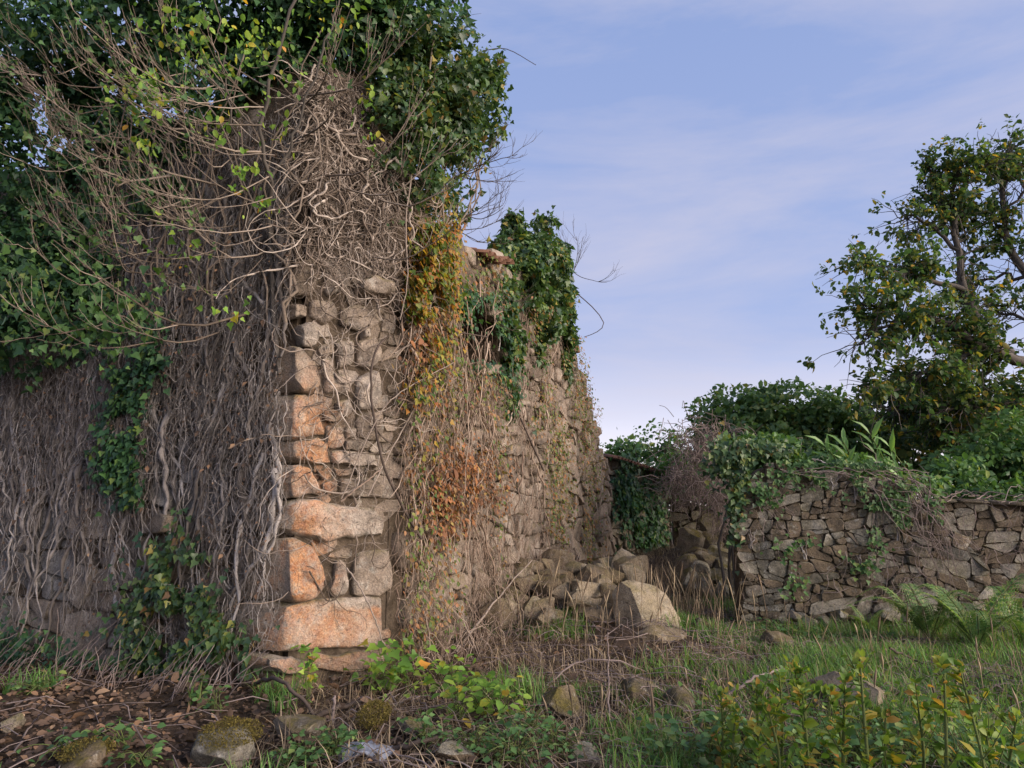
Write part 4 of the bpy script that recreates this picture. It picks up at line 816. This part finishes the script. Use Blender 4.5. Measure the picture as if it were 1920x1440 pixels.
# ginger-like plants behind the wall --------------------------------
def lily(label, bx, by, tx, ty, Y, n, seed):
    e = empty('ginger_plant', at(bx, by, Y)); b_ = Br(8); a_, c = at(bx, by, Y), at(tx, ty, Y); p = b_.line([a_-Z*.8, a_, (a_+c)/2+[.02, 0, 0], c], .018, .008); b_.build('stem', M['greenstem'], e, 5)
    for k in range(n):
        f = .18+.82*k/(n-1); q0 = p[0]*(1-f)+p[-1]*f; s = 1 if k % 2 else -1; ax_ = nrm(c-a_)
        T = nrm(ax_*.9+np.array([.5*s+rng.normal(0, .12), rng.normal(0, .35), rng.normal(0, .12)]))
        V, f_ = leaves(q0[None], T[None], nrm(np.array([-.3*s, -.8, .6]))[None], np.array([rng.uniform(.26, .40)]), 'lance'); mk('leaf', V, [f_], M['lily'], e)
    return tag(e, label, 'plant')
lily('light green ginger plant leaning left behind the wall', 1608, 890, 1582, 830, 11.0, 14, 1)
lily('light green ginger plant at the bush edge with leaves close above the wall top', 1590, 895, 1548, 838, 11.1, 13, 2)
lily('tallest light green ginger plant leaning left above the wall', 1672, 900, 1632, 815, 10.9, 17, 3)
lily('light green ginger plant drooping right beside the stepped wall end', 1712, 905, 1668, 838, 10.8, 15, 4)

# ------------------------------------------------------------------ boulders
def boulder(label, px, py, wpx, hpx, dep, seed, mat='stone_block', Y=None, cuts=12, rot=None, name='boulder', sink=.15, group=None):
    bm = bmesh.new(); bmesh.ops.create_icosphere(bm, subdivisions=4, radius=1.0); V = np.array([v.co[:] for v in bm.verts]); T = np.array([[v.index for v in f.verts] for f in bm.faces]); bm.free()
    r = np.random.default_rng(seed); V = V*(1+.12*fbm(V*1.1+seed, seed, 2)[:, None])
    for k in range(cuts):
        n_ = r.normal(size=3); n_ /= np.linalg.norm(n_); o_ = r.uniform(.42, .72); d = V@n_; V = V-np.maximum(d-o_, 0)[:, None]*n_*.97
    V = V+V*.045*fbm(V*3+seed, seed+5, 4)[:, None]
    lo, hi = V.min(0), V.max(0); V = (V-(lo+hi)/2)/((hi-lo)/2)
    base = py+hpx/2
    if Y is None:
        Y = 9.
        for _ in range(30):
            p = at(px, base, Y); p2 = p.copy(); g_ = float(gz(p[0], Y)); rr = ray(px, base); t = (g_-1.6)/rr[2] if rr[2] < -.01 else 20
            Y = Y*.6+.4*min(max(rr[1]*t, 4.), 22.)
    s = Y/F*1.0; c = at(px, py, Y); sc_ = np.array([wpx/2*s, dep/2, hpx/2*s*1.1])
    th = r.uniform(-.4, .4); R = np.array([[math.cos(th), -math.sin(th), 0], [math.sin(th), math.cos(th), 0], [0, 0, 1]])
    W = (V*sc_)@R.T + c - Z*hpx*s*sink*.3
    return tag(mk(name, W, [T], M[mat], None, True, W.mean(0), 30), label, 'boulder' if name == 'boulder' else 'rock', group or 'fallen stones of the ruin')
boulder('largest fallen block, tan, with a flat sloping top on the mound\'s right', 1212, 1145, 128, 108, .75, 16, 'stone_block', 9.2, 12)
boulder('flat tan rock lying just in front of the largest fallen block', 1240, 1205, 95, 62, .5, 12, 'stone_block', 8.6)
boulder('rounded pale rock right of the largest fallen block', 1320, 1188, 66, 58, .5, 13, 'stone_block', 9.3)
boulder('small pale rock in the grass before the rubble wall', 1462, 1203, 60, 36, .4, 14, 'stone_block')
boulder('topmost block of the rubble mound, leaning on the ruin', 1040, 1062, 92, 62, .6, 15, 'stone_block', 11.6)
boulder('wedge shaped block left of the mound top with a shaded left face', 985, 1095, 66, 62, .6, 17, 'stone_block', 11.0)
boulder('squarish block on the mound just below its topmost block', 1085, 1108, 72, 46, .5, 18, 'stone_block', 10.6)
boulder('rough block low on the mound\'s front', 1095, 1142, 80, 60, .5, 19, 'stone_block', 10.0)
boulder('mossy pointed stone at the left edge of the mound', 940, 1150, 75, 56, .5, 20, 'stone_block', 9.6)
boulder('small stone between the mossy pointed stone and the mound\'s blocks', 1020, 1150, 50, 40, .4, 21, 'stone_block', 10.0)
boulder('block behind the largest fallen block, half hidden in straw', 1140, 1090, 52, 50, .5, 22, 'stone_block', 11.4)
boulder('brown rock half sunk in the straw below the mound', 1040, 1300, 90, 60, .45, 23, 'stone_grey', sink=1.0)
boulder('brownish rock in the grass below the largest fallen block', 1195, 1285, 58, 46, .35, 24, 'stone_grey', sink=1.0)
boulder('low rounded rock right of the rock in the grass', 1275, 1300, 60, 44, .35, 25, 'stone_grey', sink=1.0)
boulder('wide tan rock behind the foreground saplings', 1590, 1295, 120, 66, .5, 26, 'stone_block')
boulder('small grey rock among the foreground saplings', 1440, 1408, 30, 26, .15, 27, 'stone_grey')
boulder('mossy stone at the foot of the pillar, lower left', 430, 1405, 105, 70, .45, 28, 'stone_grey', 5.0)
boulder('low stone slab in the debris under the pillar', 560, 1362, 90, 36, .35, 29, 'stone_grey')
boulder('grey stone in the weeds right of the pillar foot', 790, 1368, 70, 32, .3, 30, 'stone_grey')
boulder('flat grey stone at the bottom edge right of the pale sheet', 850, 1412, 90, 44, .3, 31, 'stone_grey')
boulder('mossy stone at the bottom left corner', 150, 1425, 90, 50, .35, 32, 'stone_grey')
boulder('small pale stone on the leaf litter at far left', 25, 1355, 34, 30, .15, 33, 'stone_grey')
boulder('pinkish stone at the bottom edge of the weeds', 1090, 1408, 60, 40, .25, 34, 'stone_grey', sink=1.0)
rk = [(1300, 1040), (1330, 1015), (1352, 1045), (1310, 1075), (1345, 1080), (1370, 1010), (1285, 1060), (1335, 985), (1365, 1060), (1320, 1050), (1290, 1085), (1320, 1100), (1355, 1105), (1375, 1090), (1300, 1010), (1350, 960), (1375, 975)]
ORD = ['first', 'second', 'third', 'fourth', 'fifth', 'sixth', 'seventh', 'eighth', 'ninth', 'tenth', 'eleventh', 'twelfth', 'thirteenth', 'fourteenth', 'fifteenth', 'sixteenth', 'seventeenth', 'eighteenth']
def tiers(pts, names, text):
    o = sorted(range(len(pts)), key=lambda i: pts[i][1]); lab = [''] * len(pts); n_ = math.ceil(len(o)/len(names))
    for t_, nm in enumerate(names):
        for r_, i in enumerate(sorted(o[t_*n_:(t_+1)*n_], key=lambda i: pts[i][0])): lab[i] = text % (ORD[r_], nm)
    return lab
rkl = tiers(rk, ('upper', 'middle', 'lower'), 'grey tumbled stone in the shaded gap, %s from the left in the %s row')
for k, (x, y) in enumerate(rk):
    boulder(rkl[k], x, y, 44+8*(k % 3), 30+6*(k % 4), .5, 60+k, 'stone_grey', 15.5-(y-985)*.02, 10, name='tumbled_stone', group='tumbled stones in the gap')
for k, (x, y, w) in enumerate(((1490, 1155, 26), (1515, 1165, 30), (1545, 1168, 34), (1580, 1150, 20), (1665, 1150, 40), (1700, 1160, 30))):
    boulder(('first', 'second', 'third', 'fourth', 'fifth', 'sixth')[k]+' small stone from the left along the foot of the rubble wall', x, y, w, w*.7, .2, 80+k, 'stone_grey', 9.75, 9, name='tumbled_stone', group='small stones at the foot of the rubble wall')
rm = np.random.default_rng(77)
hp = [(rm.uniform(895, 1180), rm.uniform(1055, 1165), rm.uniform(28, 78), rm.uniform(.5, .85)) for k in range(46)]
hl = tiers(hp, ('top', 'middle', 'bottom'), 'rough loose stone, %s from the left in the %s tier of the rubble heap')
for k, (x, y, w_, a_) in enumerate(hp):
    boulder(hl[k], x, y, w_, w_*a_, .4, 200+k, 'stone_block', float(np.interp(y, [1060, 1170], [11.2, 9.0])), 12, name='rubble_stone', group='loose stones of the rubble heap')
# pale plastic sheet
p0 = at(685, 1412, 4.9); n = 16; u_, v_ = np.meshgrid(np.linspace(-1, 1, n), np.linspace(-1, 1, n), indexing='ij')
rr = np.sqrt(u_**2+v_**2); X = p0[0]+u_*.19*(1-.3*np.abs(v_)); Yy = p0[1]+v_*.16; Zz = gz(X, Yy)+.03+.07*(1-rr**2*.6)+.022*fbm(np.stack([u_*2.5, v_*2.5, u_*0], -1), 4, 3)
i_ = np.arange(n*n).reshape(n, n); f_ = np.stack([i_[:-1, :-1], i_[1:, :-1], i_[1:, 1:], i_[:-1, 1:]], -1).reshape(-1, 4)
ps = mk('plastic_sheet', np.stack([X, Yy, Zz], -1), [f_], M['plastic']); sm = ps.modifiers.new('thick', 'SOLIDIFY'); sm.thickness = .012
tag(ps, 'crumpled pale bluish scrap lying among the debris', 'scrap')

# ------------------------------------------------------------------ fallen branches
def gp(px, py, up=.03):
    r = ray(px, py); Y = 6.
    for _ in range(40):
        p = at(px, py, Y); t = (float(gz(p[0], Y))+up-1.6)/r[2] if r[2] < -.01 else 20; Y = .5*Y+.5*min(max(r[1]*t, 3.5), 20)
    return at(px, py, Y)
def stick(label, pts, r0, r1, mat, K=16): b_ = Br(K); b_.line(pts, r0, r1, .006); return tag(b_.build('fallen_branch', M[mat], None, 6), label, 'branch')
stick('pale bare stick leaning up onto the rubble mound', [gp(855, 1222), at(910, 1150, 8.9), at(945, 1108, 9.6), at(998, 1050, 10.6)], .016, .008, 'rootwarm')
stick('thin upright pinkish stick standing in the straw below the mound', [gp(1143, 1365), at(1141, 1280, 6.1), at(1140, 1185, 6.15)], .008, .005, 'dry')
stick('dark curved root arching out by the pillar foot', [gp(470, 1285), at(510, 1272, 6.0), at(555, 1298, 5.8), gp(592, 1345)], .018, .012, 'darktwig')
stick('thick reddish brown branch lying below the pillar', [gp(575, 1352, .04), gp(630, 1328, .07), gp(690, 1312, .05)], .024, .014, 'darktwig')
stick('dark straight stick lying on the grass before the ferns', [gp(1668, 1215, .2), gp(1720, 1240, .1), gp(1765, 1265, .03)], .014, .009, 'darktwig')
stick('pale stick propped against the ferns at the far right', [gp(1878, 1188, .1), at(1905, 1168, 8.6), at(1925, 1150, 8.7)], .014, .01, 'rootwarm')
stick('long thin branch arched over the straw below the mound', [gp(1020, 1290), at(1080, 1245, 6.9), at(1150, 1238, 6.9), gp(1215, 1262)], .009, .005, 'dry')
stick('pale bent branch lying behind the saplings', [gp(1350, 1315), at(1400, 1280, 6.3), at(1440, 1262, 6.5), gp(1490, 1252)], .014, .008, 'dry')
stick('grey branch lying across the weeds at bottom centre', [gp(735, 1405, .05), gp(790, 1392, .1), gp(850, 1370, .06)], .02, .012, 'darktwig')
stick('small upright pale peg of wood by the pillar foot', [gp(622, 1362, 0), at(625, 1330, 5.7), at(627, 1305, 5.75)], .014, .011, 'dry')
stick('pale broken stick at bottom centre in the weeds', [gp(800, 1440, .03), gp(840, 1408, .06), gp(880, 1385, .03)], .012, .01, 'dry')
stick('slender stick slanting over the leaf litter at far left', [gp(20, 1420, .02), gp(60, 1360, .05), gp(90, 1320, .3)], .008, .005, 'dry')

# ------------------------------------------------------------------ plants of the ground
def sample_ground(n, mask=None, Y0=3.6, Y1=13., X0=-7., X1=9.):
    y = np.sqrt(rng.uniform(Y0**2, Y1**2, n)); x = rng.uniform(-.82, .82, n)*y; 
    u = (x-CORNER[0])*BD[0]+(y-CORNER[1])*BD[1]; w = (x-CORNER[0])*NB[0]+(y-CORNER[1])*NB[1]
    wP = (x-CORNER[0])*NP[0]+(y-CORNER[1])*NP[1]; wA = (x-CORNER[0])*NA[0]+(y-CORNER[1])*NA[1]; wB = (x-BO[0])*NB[0]+(y-BO[1])*NB[1]; k = ~((wP < .05) & (wA < .05) & (wB < .05)); cu = (x-C0[0])*CD[0]+(y-C0[1])*CD[1]; cw = (x-C0[0])*NC[0]+(y-C0[1])*NC[1]; k &= ~((cu > -.1) & (cw < .05) & (cw > -.9))
    if mask is not None: k &= mask(x, y)
    return x[k], y[k]
def blades(x, y, h, lean, wid, seg=3, flat=0.):
    n = len(x); th = rng.uniform(0, 2*math.pi, n); ln = lean*rng.uniform(.2, 1.3, n); d = np.stack([np.cos(th), np.sin(th), np.zeros(n)], 1); sd_ = np.stack([-np.sin(th), np.cos(th), np.zeros(n)], 1)
    z0 = gz(x, y)-.01; b0 = np.stack([x, y, z0], 1); V = []
    for k in range(seg):
        f = k/seg; c = b0+Z*(h*f*(1-.35*ln*f))[:, None]+d*(h*ln*f*f)[:, None]; w = (wid*(1-f*.75))[:, None]; V += [c-sd_*w, c+sd_*w]
    V.append(b0+Z*(h*(1-.35*ln))[:, None]+d*(h*ln)[:, None]); V = np.stack(V, 1); m_ = V.shape[1]; o_ = (np.arange(n)*m_)[:, None, None]
    qd = (np.array([[2*k, 2*k+1, 2*k+3, 2*k+2] for k in range(seg-1)])[None]+o_).reshape(-1, 4); tr = (np.array([[2*seg-2, 2*seg-1, 2*seg]])[None]+o_).reshape(-1, 3)
    return V.reshape(-1, 3), qd, tr
def gmask(x, y):
    g = fbm(xy0(x, y, .75), 91, 3)+.25*vnoise(xy0(x, y, 3.), 92); right = sstep(-1.0, 2.2, x); md = np.exp(-(((x-.5)/1.3)**2+((y-11)/1.8)**2)); return g*1.2+.75*vnoise(xy0(x, y, 1.6), 93)+.3*vnoise(xy0(x, y, 5), 94) > .44-.80*right+.75*md
x, y = sample_ground(135000, gmask); A = Acc(); A.add(*blades(x, y, rng.uniform(.07, .32, len(x))*(.8+.5*vnoise(xy0(x, y, 1.3), 96)), .8, rng.uniform(.004, .009, len(x))))
tag(A.build('grass', M['grass']), 'patches of short green grass between the stones', 'grass', kind='stuff')
def smask(x, y): return (fbm(xy0(x, y, .8), 95, 3) > -.6-.3*sstep(9, 6, y)) & (x > -1.2-.1*y)
x, y = sample_ground(38000, smask); x = np.concatenate([x, rng.uniform(2.4, 7, 7000)]); y = np.concatenate([y, rng.uniform(11, 20, 7000)]); A = Acc(); A.add(*blades(x, y, rng.uniform(.06, .30, len(x)), 1.3, rng.uniform(.003, .006, len(x))))
tag(A.build('dry_grass', M['straw']), 'matted dry straw grass over the mound and the yard', 'grass', kind='stuff')
# lying straws and twigs
n = 3600; x, y = sample_ground(n, lambda x, y: rng.random(len(x)) < .28+.65*sstep(-1.5, .5, x), 3.6, 11.5); n = len(x); th = rng.uniform(0, math.pi, n); L_ = rng.uniform(.08, .38, n); z0 = gz(x, y); P = np.zeros((n, 4, 3))
for k, f in enumerate((-1, -.33, .33, 1)):
    P[:, k, 0] = x+np.cos(th)*L_*f; P[:, k, 1] = y+np.sin(th)*L_*f; P[:, k, 2] = gz(P[:, k, 0], P[:, k, 1])+rng.uniform(.01, .09, n)+.04*(1-f*f)
A = Acc(); A.add(*tubes(P, np.repeat(rng.uniform(.002, .006, n)[:, None], 4, 1), 3)); tag(A.build('twig_litter', M['dry']), 'dry twigs and straws lying all over the ground', 'twigs', kind='stuff')
# dead leaves
n = 26000; x, y = sample_ground(n, lambda x, y: (rng.random(len(x)) < .22+.78*sstep(.5, -1.5, x)), 3.6, 9.5); n = len(x)
P = np.stack([x, y, gz(x, y)+rng.uniform(.005, .05, n)], 1); T = rng.normal(0, 1, (n, 3))*[1, 1, .3]; A = Acc(); A.add(*leaves(P, T, Z+rng.normal(0, .45, (n, 3)), np.exp(rng.normal(-3.05, .42, n)).clip(.018, .12), 'oval'))
tag(A.build('leaf_litter', M['litter']), 'brown dead leaves littering the ground by the shaded wall', 'leaves', kind='stuff')
# tall straw stalks with seed heads
def stalks(n, xy, hr, lab, mat='straw'):
    x, y = xy; n = len(x); h = rng.uniform(*hr, n); ln = rng.normal(0, .16, (n, 2)); P = np.zeros((n, 6, 3))
    for k in range(6):
        f = k/5; P[:, k, 0] = x+ln[:, 0]*h*f*f; P[:, k, 1] = y+ln[:, 1]*h*f*f; P[:, k, 2] = gz(x, y)+h*f
    R = np.repeat(rng.uniform(.0022, .004, n)[:, None], 6, 1); R[:, 4] *= 3.0; R[:, 5] *= .6; hd = rng.random(n) < .5; R[~hd, 4] /= 3.0
    A = Acc(); A.add(*tubes(P, R, 4)); return tag(A.build('dry_stalks', M[mat]), lab, 'grass', kind='stuff')
stalks(0, (np.concatenate([rng.normal(2.6, .5, 160), rng.normal(1.3, .8, 80)]), np.concatenate([rng.normal(10.8, .6, 160), rng.normal(9.4, .6, 80)])), (.35, .85), 'tall dry grass stalks with seed heads before the gap')
x, y = sample_ground(420, lambda x, y: x > .0, 4.8, 9.4); stalks(0, (x, y), (.15, .5), 'scattered dry stalks with seed heads over the yard')
x, y = sample_ground(1500, lambda x, y: (x > -1.5) & (x < 2.2), 5.5, 12.); 
# woody dry stems leaning at the wall foot left
b_ = Br(8)
for k in range(150):
    s0 = rng.uniform(.1, 4.6); w0 = rng.uniform(.15, .8); p = Ap(s0, 0, w0); p[2] = gz(p[0], p[1]); d = AD*rng.normal(-.25, .35)-NA*rng.uniform(.0, .6)+Z*rng.uniform(.4, 1.); L_ = rng.uniform(.2, .7); b_.line([p, p+d*L_*.5+Z*.03, p+d*L_], .005, .003, .006)
tag(b_.build('dry_stems', M['dry'], None, 3), 'thin dry stems leaning at the foot of the shaded wall', 'stems', kind='stuff')
b_ = Br(8)
for k in range(420):
    u0 = rng.uniform(.0, 5.5); w0 = rng.uniform(.1, .8); p = Bp(u0, 0, w0); p[2] = gz(p[0], p[1]); d = BD*rng.normal(.1, .4)+NB*rng.uniform(-.5, .5)+Z*rng.uniform(.3, 1.); L_ = rng.uniform(.25, .9); b_.line([p, p+d*L_*.5+Z*.06, p+d*L_-Z*.05], .0055, .003, .01)
tag(b_.build('dry_stems', M['vine'], None, 3), 'brown dry stems heaped between the long wall and the mound', 'stems', kind='stuff')

# foreground saplings
sap = [(1352, 1300, 4.6), (1380, 1335, 4.5), (1418, 1290, 4.3), (1440, 1330, 4.2), (1462, 1265, 4.4), (1490, 1255, 4.2), (1505, 1300, 4.0), (1560, 1300, 4.3), (1585, 1275, 4.1), (1612, 1235, 3.9), (1660, 1345, 4.0), (1718, 1300, 4.0), (1770, 1250, 3.8), (1800, 1255, 3.7), (1850, 1380, 3.8), (1905, 1350, 3.9)]
ordn = ['first', 'second', 'third', 'fourth', 'fifth', 'sixth', 'seventh', 'eighth', 'ninth', 'tenth', 'eleventh', 'twelfth', 'thirteenth', 'fourteenth', 'fifteenth', 'sixteenth']
for k, (px, py, Y) in enumerate(sap):
    tip = at(px, py, Y); b0 = tip+[rng.normal(0, .05), rng.normal(0, .05), 0]; b0[2] = gz(b0[0], b0[1])-.02; e = empty('sapling', b0)
    b_ = Br(10); p = b_.line([b0, b0*.5+tip*.5+rng.normal(0, .03, 3), tip], rng.uniform(.008, .014), .005); A = Acc(); V, q_ = tubes(np.array(b_.P), np.array(b_.R), 6); b_.build('stem', M['greenstem'], e, 6)
    A = Acc(); H = tip[2]-b0[2]
    for j in range(rng.integers(3, 7)):
        q0 = p[rng.integers(3, 9)]; az = rng.uniform(0, 6.28); d = np.array([math.cos(az)*.6, math.sin(az)*.6, .8]); L_ = rng.uniform(.08, .26)
        tb_ = Br(6); lp = tb_.line([q0, q0+d*L_*.5, q0+d*L_+Z*.02], .0045, .0025); tb_.build('side_shoot', M['greenstem'], e, 4); m_ = rng.integers(5, 11); ii = rng.integers(2, 6, m_)
        A.add(*leaves(lp[ii], rng.normal(0, .6, (m_, 3))+Z*.5, rng.normal(0, .5, (m_, 3))+Z, rng.uniform(.02, .065, m_), 'oval'))
    nn_ = int(22+34*H)
    f = rng.uniform(.2, 1., nn_); ps_ = b0+(tip-b0)*f[:, None]; az = rng.uniform(0, 6.28, nn_); T = np.stack([np.cos(az), np.sin(az), rng.uniform(.1, 1.1, nn_)], 1)
    A.add(*leaves(ps_, T, Z+rng.normal(0, .4, (nn_, 3)), rng.uniform(.03, .095, nn_), 'oval'))
    m_ = 9; T = rng.normal(0, .6, (m_, 3))+Z*.9; A.add(*leaves(np.repeat(tip[None], m_, 0)+rng.normal(0, .01, (m_, 3)), T, rng.normal(0, .5, (m_, 3))+[0, -.6, .5], rng.uniform(.025, .06, m_), 'oval'))
    A.build('leaves', M['sapling'], e)
    tag(e, f'{ordn[k]} sprouting sapling from the left in the foreground row', 'sapling', 'sprouting saplings in the foreground')

# leafy weeds and brambles low in front
def weed(name, label, spots, size, mat, tpl='ivy', stems=True, hgt=.22):
    c = gp(*spots[0][:2]); e = empty(name, c); A = Acc(); b_ = Br(7)
    for px, py, sp, n in spots:
        n = int(n*1.6); g = gp(px, py+sp*.4); s = sp*g[1]/F; P = g+rng.normal(0, 1, (n, 3))*np.array([s, s, 0])*.8; P[:, 2] = gz(P[:, 0], P[:, 1])+rng.uniform(.05, hgt, n)
        az = rng.uniform(0, 6.28, n); T = np.stack([np.cos(az), np.sin(az), rng.uniform(-.5, .2, n)], 1); A.add(*leaves(P, T, Z+rng.normal(0, .35, (n, 3))+[0, -.45, 0], rng.uniform(size*.55, size*1.3, n), tpl))
        for j in range(0, n, 3): b_.line([g+[rng.normal(0, s*.4), rng.normal(0, s*.4), 0], (g+P[j])/2+Z*.05, P[j]], .004, .002, .003)
    A.build('leaves', mat, e); tag(b_.build('stems', M['greenstem'], e, 4), kind='stuff'); return tag(e, label, 'plant')
weed('bramble', 'bright green bramble leaves just right of the pillar foot', [(720, 1265, 35, 26), (745, 1255, 25, 16), (770, 1290, 30, 20), (700, 1290, 22, 12)], .095, M['bright'], 'ivy', hgt=.38)
weed('bramble', 'trailing bramble patch with fresh green leaves in front of the straw', [(850, 1290, 35, 34), (900, 1320, 40, 40), (860, 1335, 30, 24), (940, 1345, 30, 26), (835, 1265, 20, 12)], .085, M['bright'], 'oval', hgt=.32)
weed('bramble', 'small green bramble shoot against the lowest pillar stones', [(572, 1285, 14, 18), (578, 1315, 12, 12)], .07, M['bright'], 'ivy', hgt=.4)
weed('weed', 'leafy low weeds along the bottom centre edge', [(960, 1400, 60, 90), (1040, 1390, 50, 60), (890, 1400, 40, 40), (800, 1385, 30, 40), (1000, 1360, 40, 40)], .05, M['hedge'], 'two', hgt=.22)
weed('weed', 'tuft of bright weeds at the bottom left of the pale sheet', [(630, 1405, 30, 60), (570, 1425, 25, 30), (540, 1430, 25, 24)], .055, M['hedge'], 'two', hgt=.2)
weed('weed', 'broad leafy weeds among the bottom right saplings', [(1400, 1420, 60, 70), (1520, 1420, 60, 70), (1620, 1400, 60, 70), (1250, 1425, 60, 60), (1720, 1420, 50, 50), (1330, 1400, 40, 40), (1820, 1425, 60, 50)], .065, M['hedge'], 'oval', hgt=.3)
weed('weed', 'yellowing leaf rosettes among the bottom right saplings', [(1450, 1370, 40, 24), (1560, 1380, 40, 24), (1640, 1350, 40, 20), (1350, 1380, 40, 20), (1760, 1390, 40, 20), (1860, 1420, 40, 20)], .075, M['sapling'], 'oval', hgt=.42)
weed('weed', 'green shoots sprouting from the litter by the shaded wall', [(220, 1385, 30, 20), (400, 1320, 30, 18), (120, 1400, 40, 18), (270, 1420, 30, 18), (60, 1280, 40, 24), (410, 1250, 20, 12)], .06, M['hedge'], 'oval', hgt=.16)
weed('ground_ivy', 'green creeping plants at the foot of the rubble wall', [(1420, 1170, 30, 60), (1470, 1180, 40, 70), (1560, 1185, 40, 60), (1640, 1190, 40, 50)], .06, M['hedge'], 'two', hgt=.16)
for lab, px, py, rx, ry_ in (('yellow moss cushion on the stone at lower left', 432, 1372, 40, 22), ('yellow moss cushion below the green bramble', 700, 1335, 28, 20), ('dark moss cushion at the bottom left corner', 160, 1412, 40, 14)):
    g = gp(px, py+ry_, .04)
    if px == 432: g = at(px, 1378, 4.98); ry_ = 26; rx = 52
    s = g[1]/F; P, T, N, S = blob_leaves([(g+(Z*.06 if px != 432 else Z*0), (rx*s, .2, ry_*s))], 14000, .013, 'two', .6, -.2, .2, int(px)); A = Acc(); A.add(*leaves(P, T, N, S, 'two')); tag(A.build('moss_cushion', M['moss']), lab, 'moss', 'moss cushions')

# ferns
def fern(label, px, py, n, Lf, seed, Y=None):
    g = gp(px, py) if Y is None else at(px, py, Y); e = empty('fern', g); A = Acc(); b_ = Br(10)
    for k in range(n):
        az = 2*math.pi*k/n+rng.normal(0, .5); L_ = Lf*rng.uniform(.5, 1.2); d = np.array([math.cos(az), math.sin(az)*.7, 0]); hv = rng.uniform(.55, 1.05); p = b_.line([g, g+d*L_*.2+Z*L_*.45*hv, g+d*L_*.55+Z*L_*.78*hv+rng.normal(0, .03, 3), g+d*L_*.95+Z*L_*rng.uniform(.45, .8)*hv], .007, .002)
        pp = smooth_line(p, 26); tg = nrm(np.gradient(pp, axis=0)); sd_ = nrm(np.cross(tg, Z)); nn_ = np.cross(sd_, tg)
        for s in (-1, 1):
            i = np.arange(5, 26); f = (i-5)/21; ln = L_*.30*np.clip(1.05-f, .08, 1)*np.minimum(1, .5+f*3); T = sd_[i]*s+tg[i]*.45-Z*.12
            Tn = nrm(T)
            for h in range(6):   # leaflets along each pinna
                fr = .12+.16*h; q0 = pp[i]+Tn*(ln*fr)[:, None]
                for s2 in (-1, 1): A.add(*leaves(q0, tg[i]*s2+Tn*.6, nn_[i]+rng.normal(0, .1, (len(i), 3)), ln*.26*(1.15-fr), 'two'))
    A.build('fronds', M['fern'], e); b_.split('stem', M['greenstem'], e, 4); return tag(e, label, 'fern')
fern('fern clump in front of the wall, left of the larger fern', 1745, 1205, 11, .9, 1)
fern('largest fern clump spreading at the right edge', 1835, 1225, 13, .95, 2)
fern('fern partly cut off by the right edge of the picture', 1925, 1225, 9, .8, 3)
fern('small fern low at the foot of the rubble wall', 1630, 1190, 7, .42, 4)
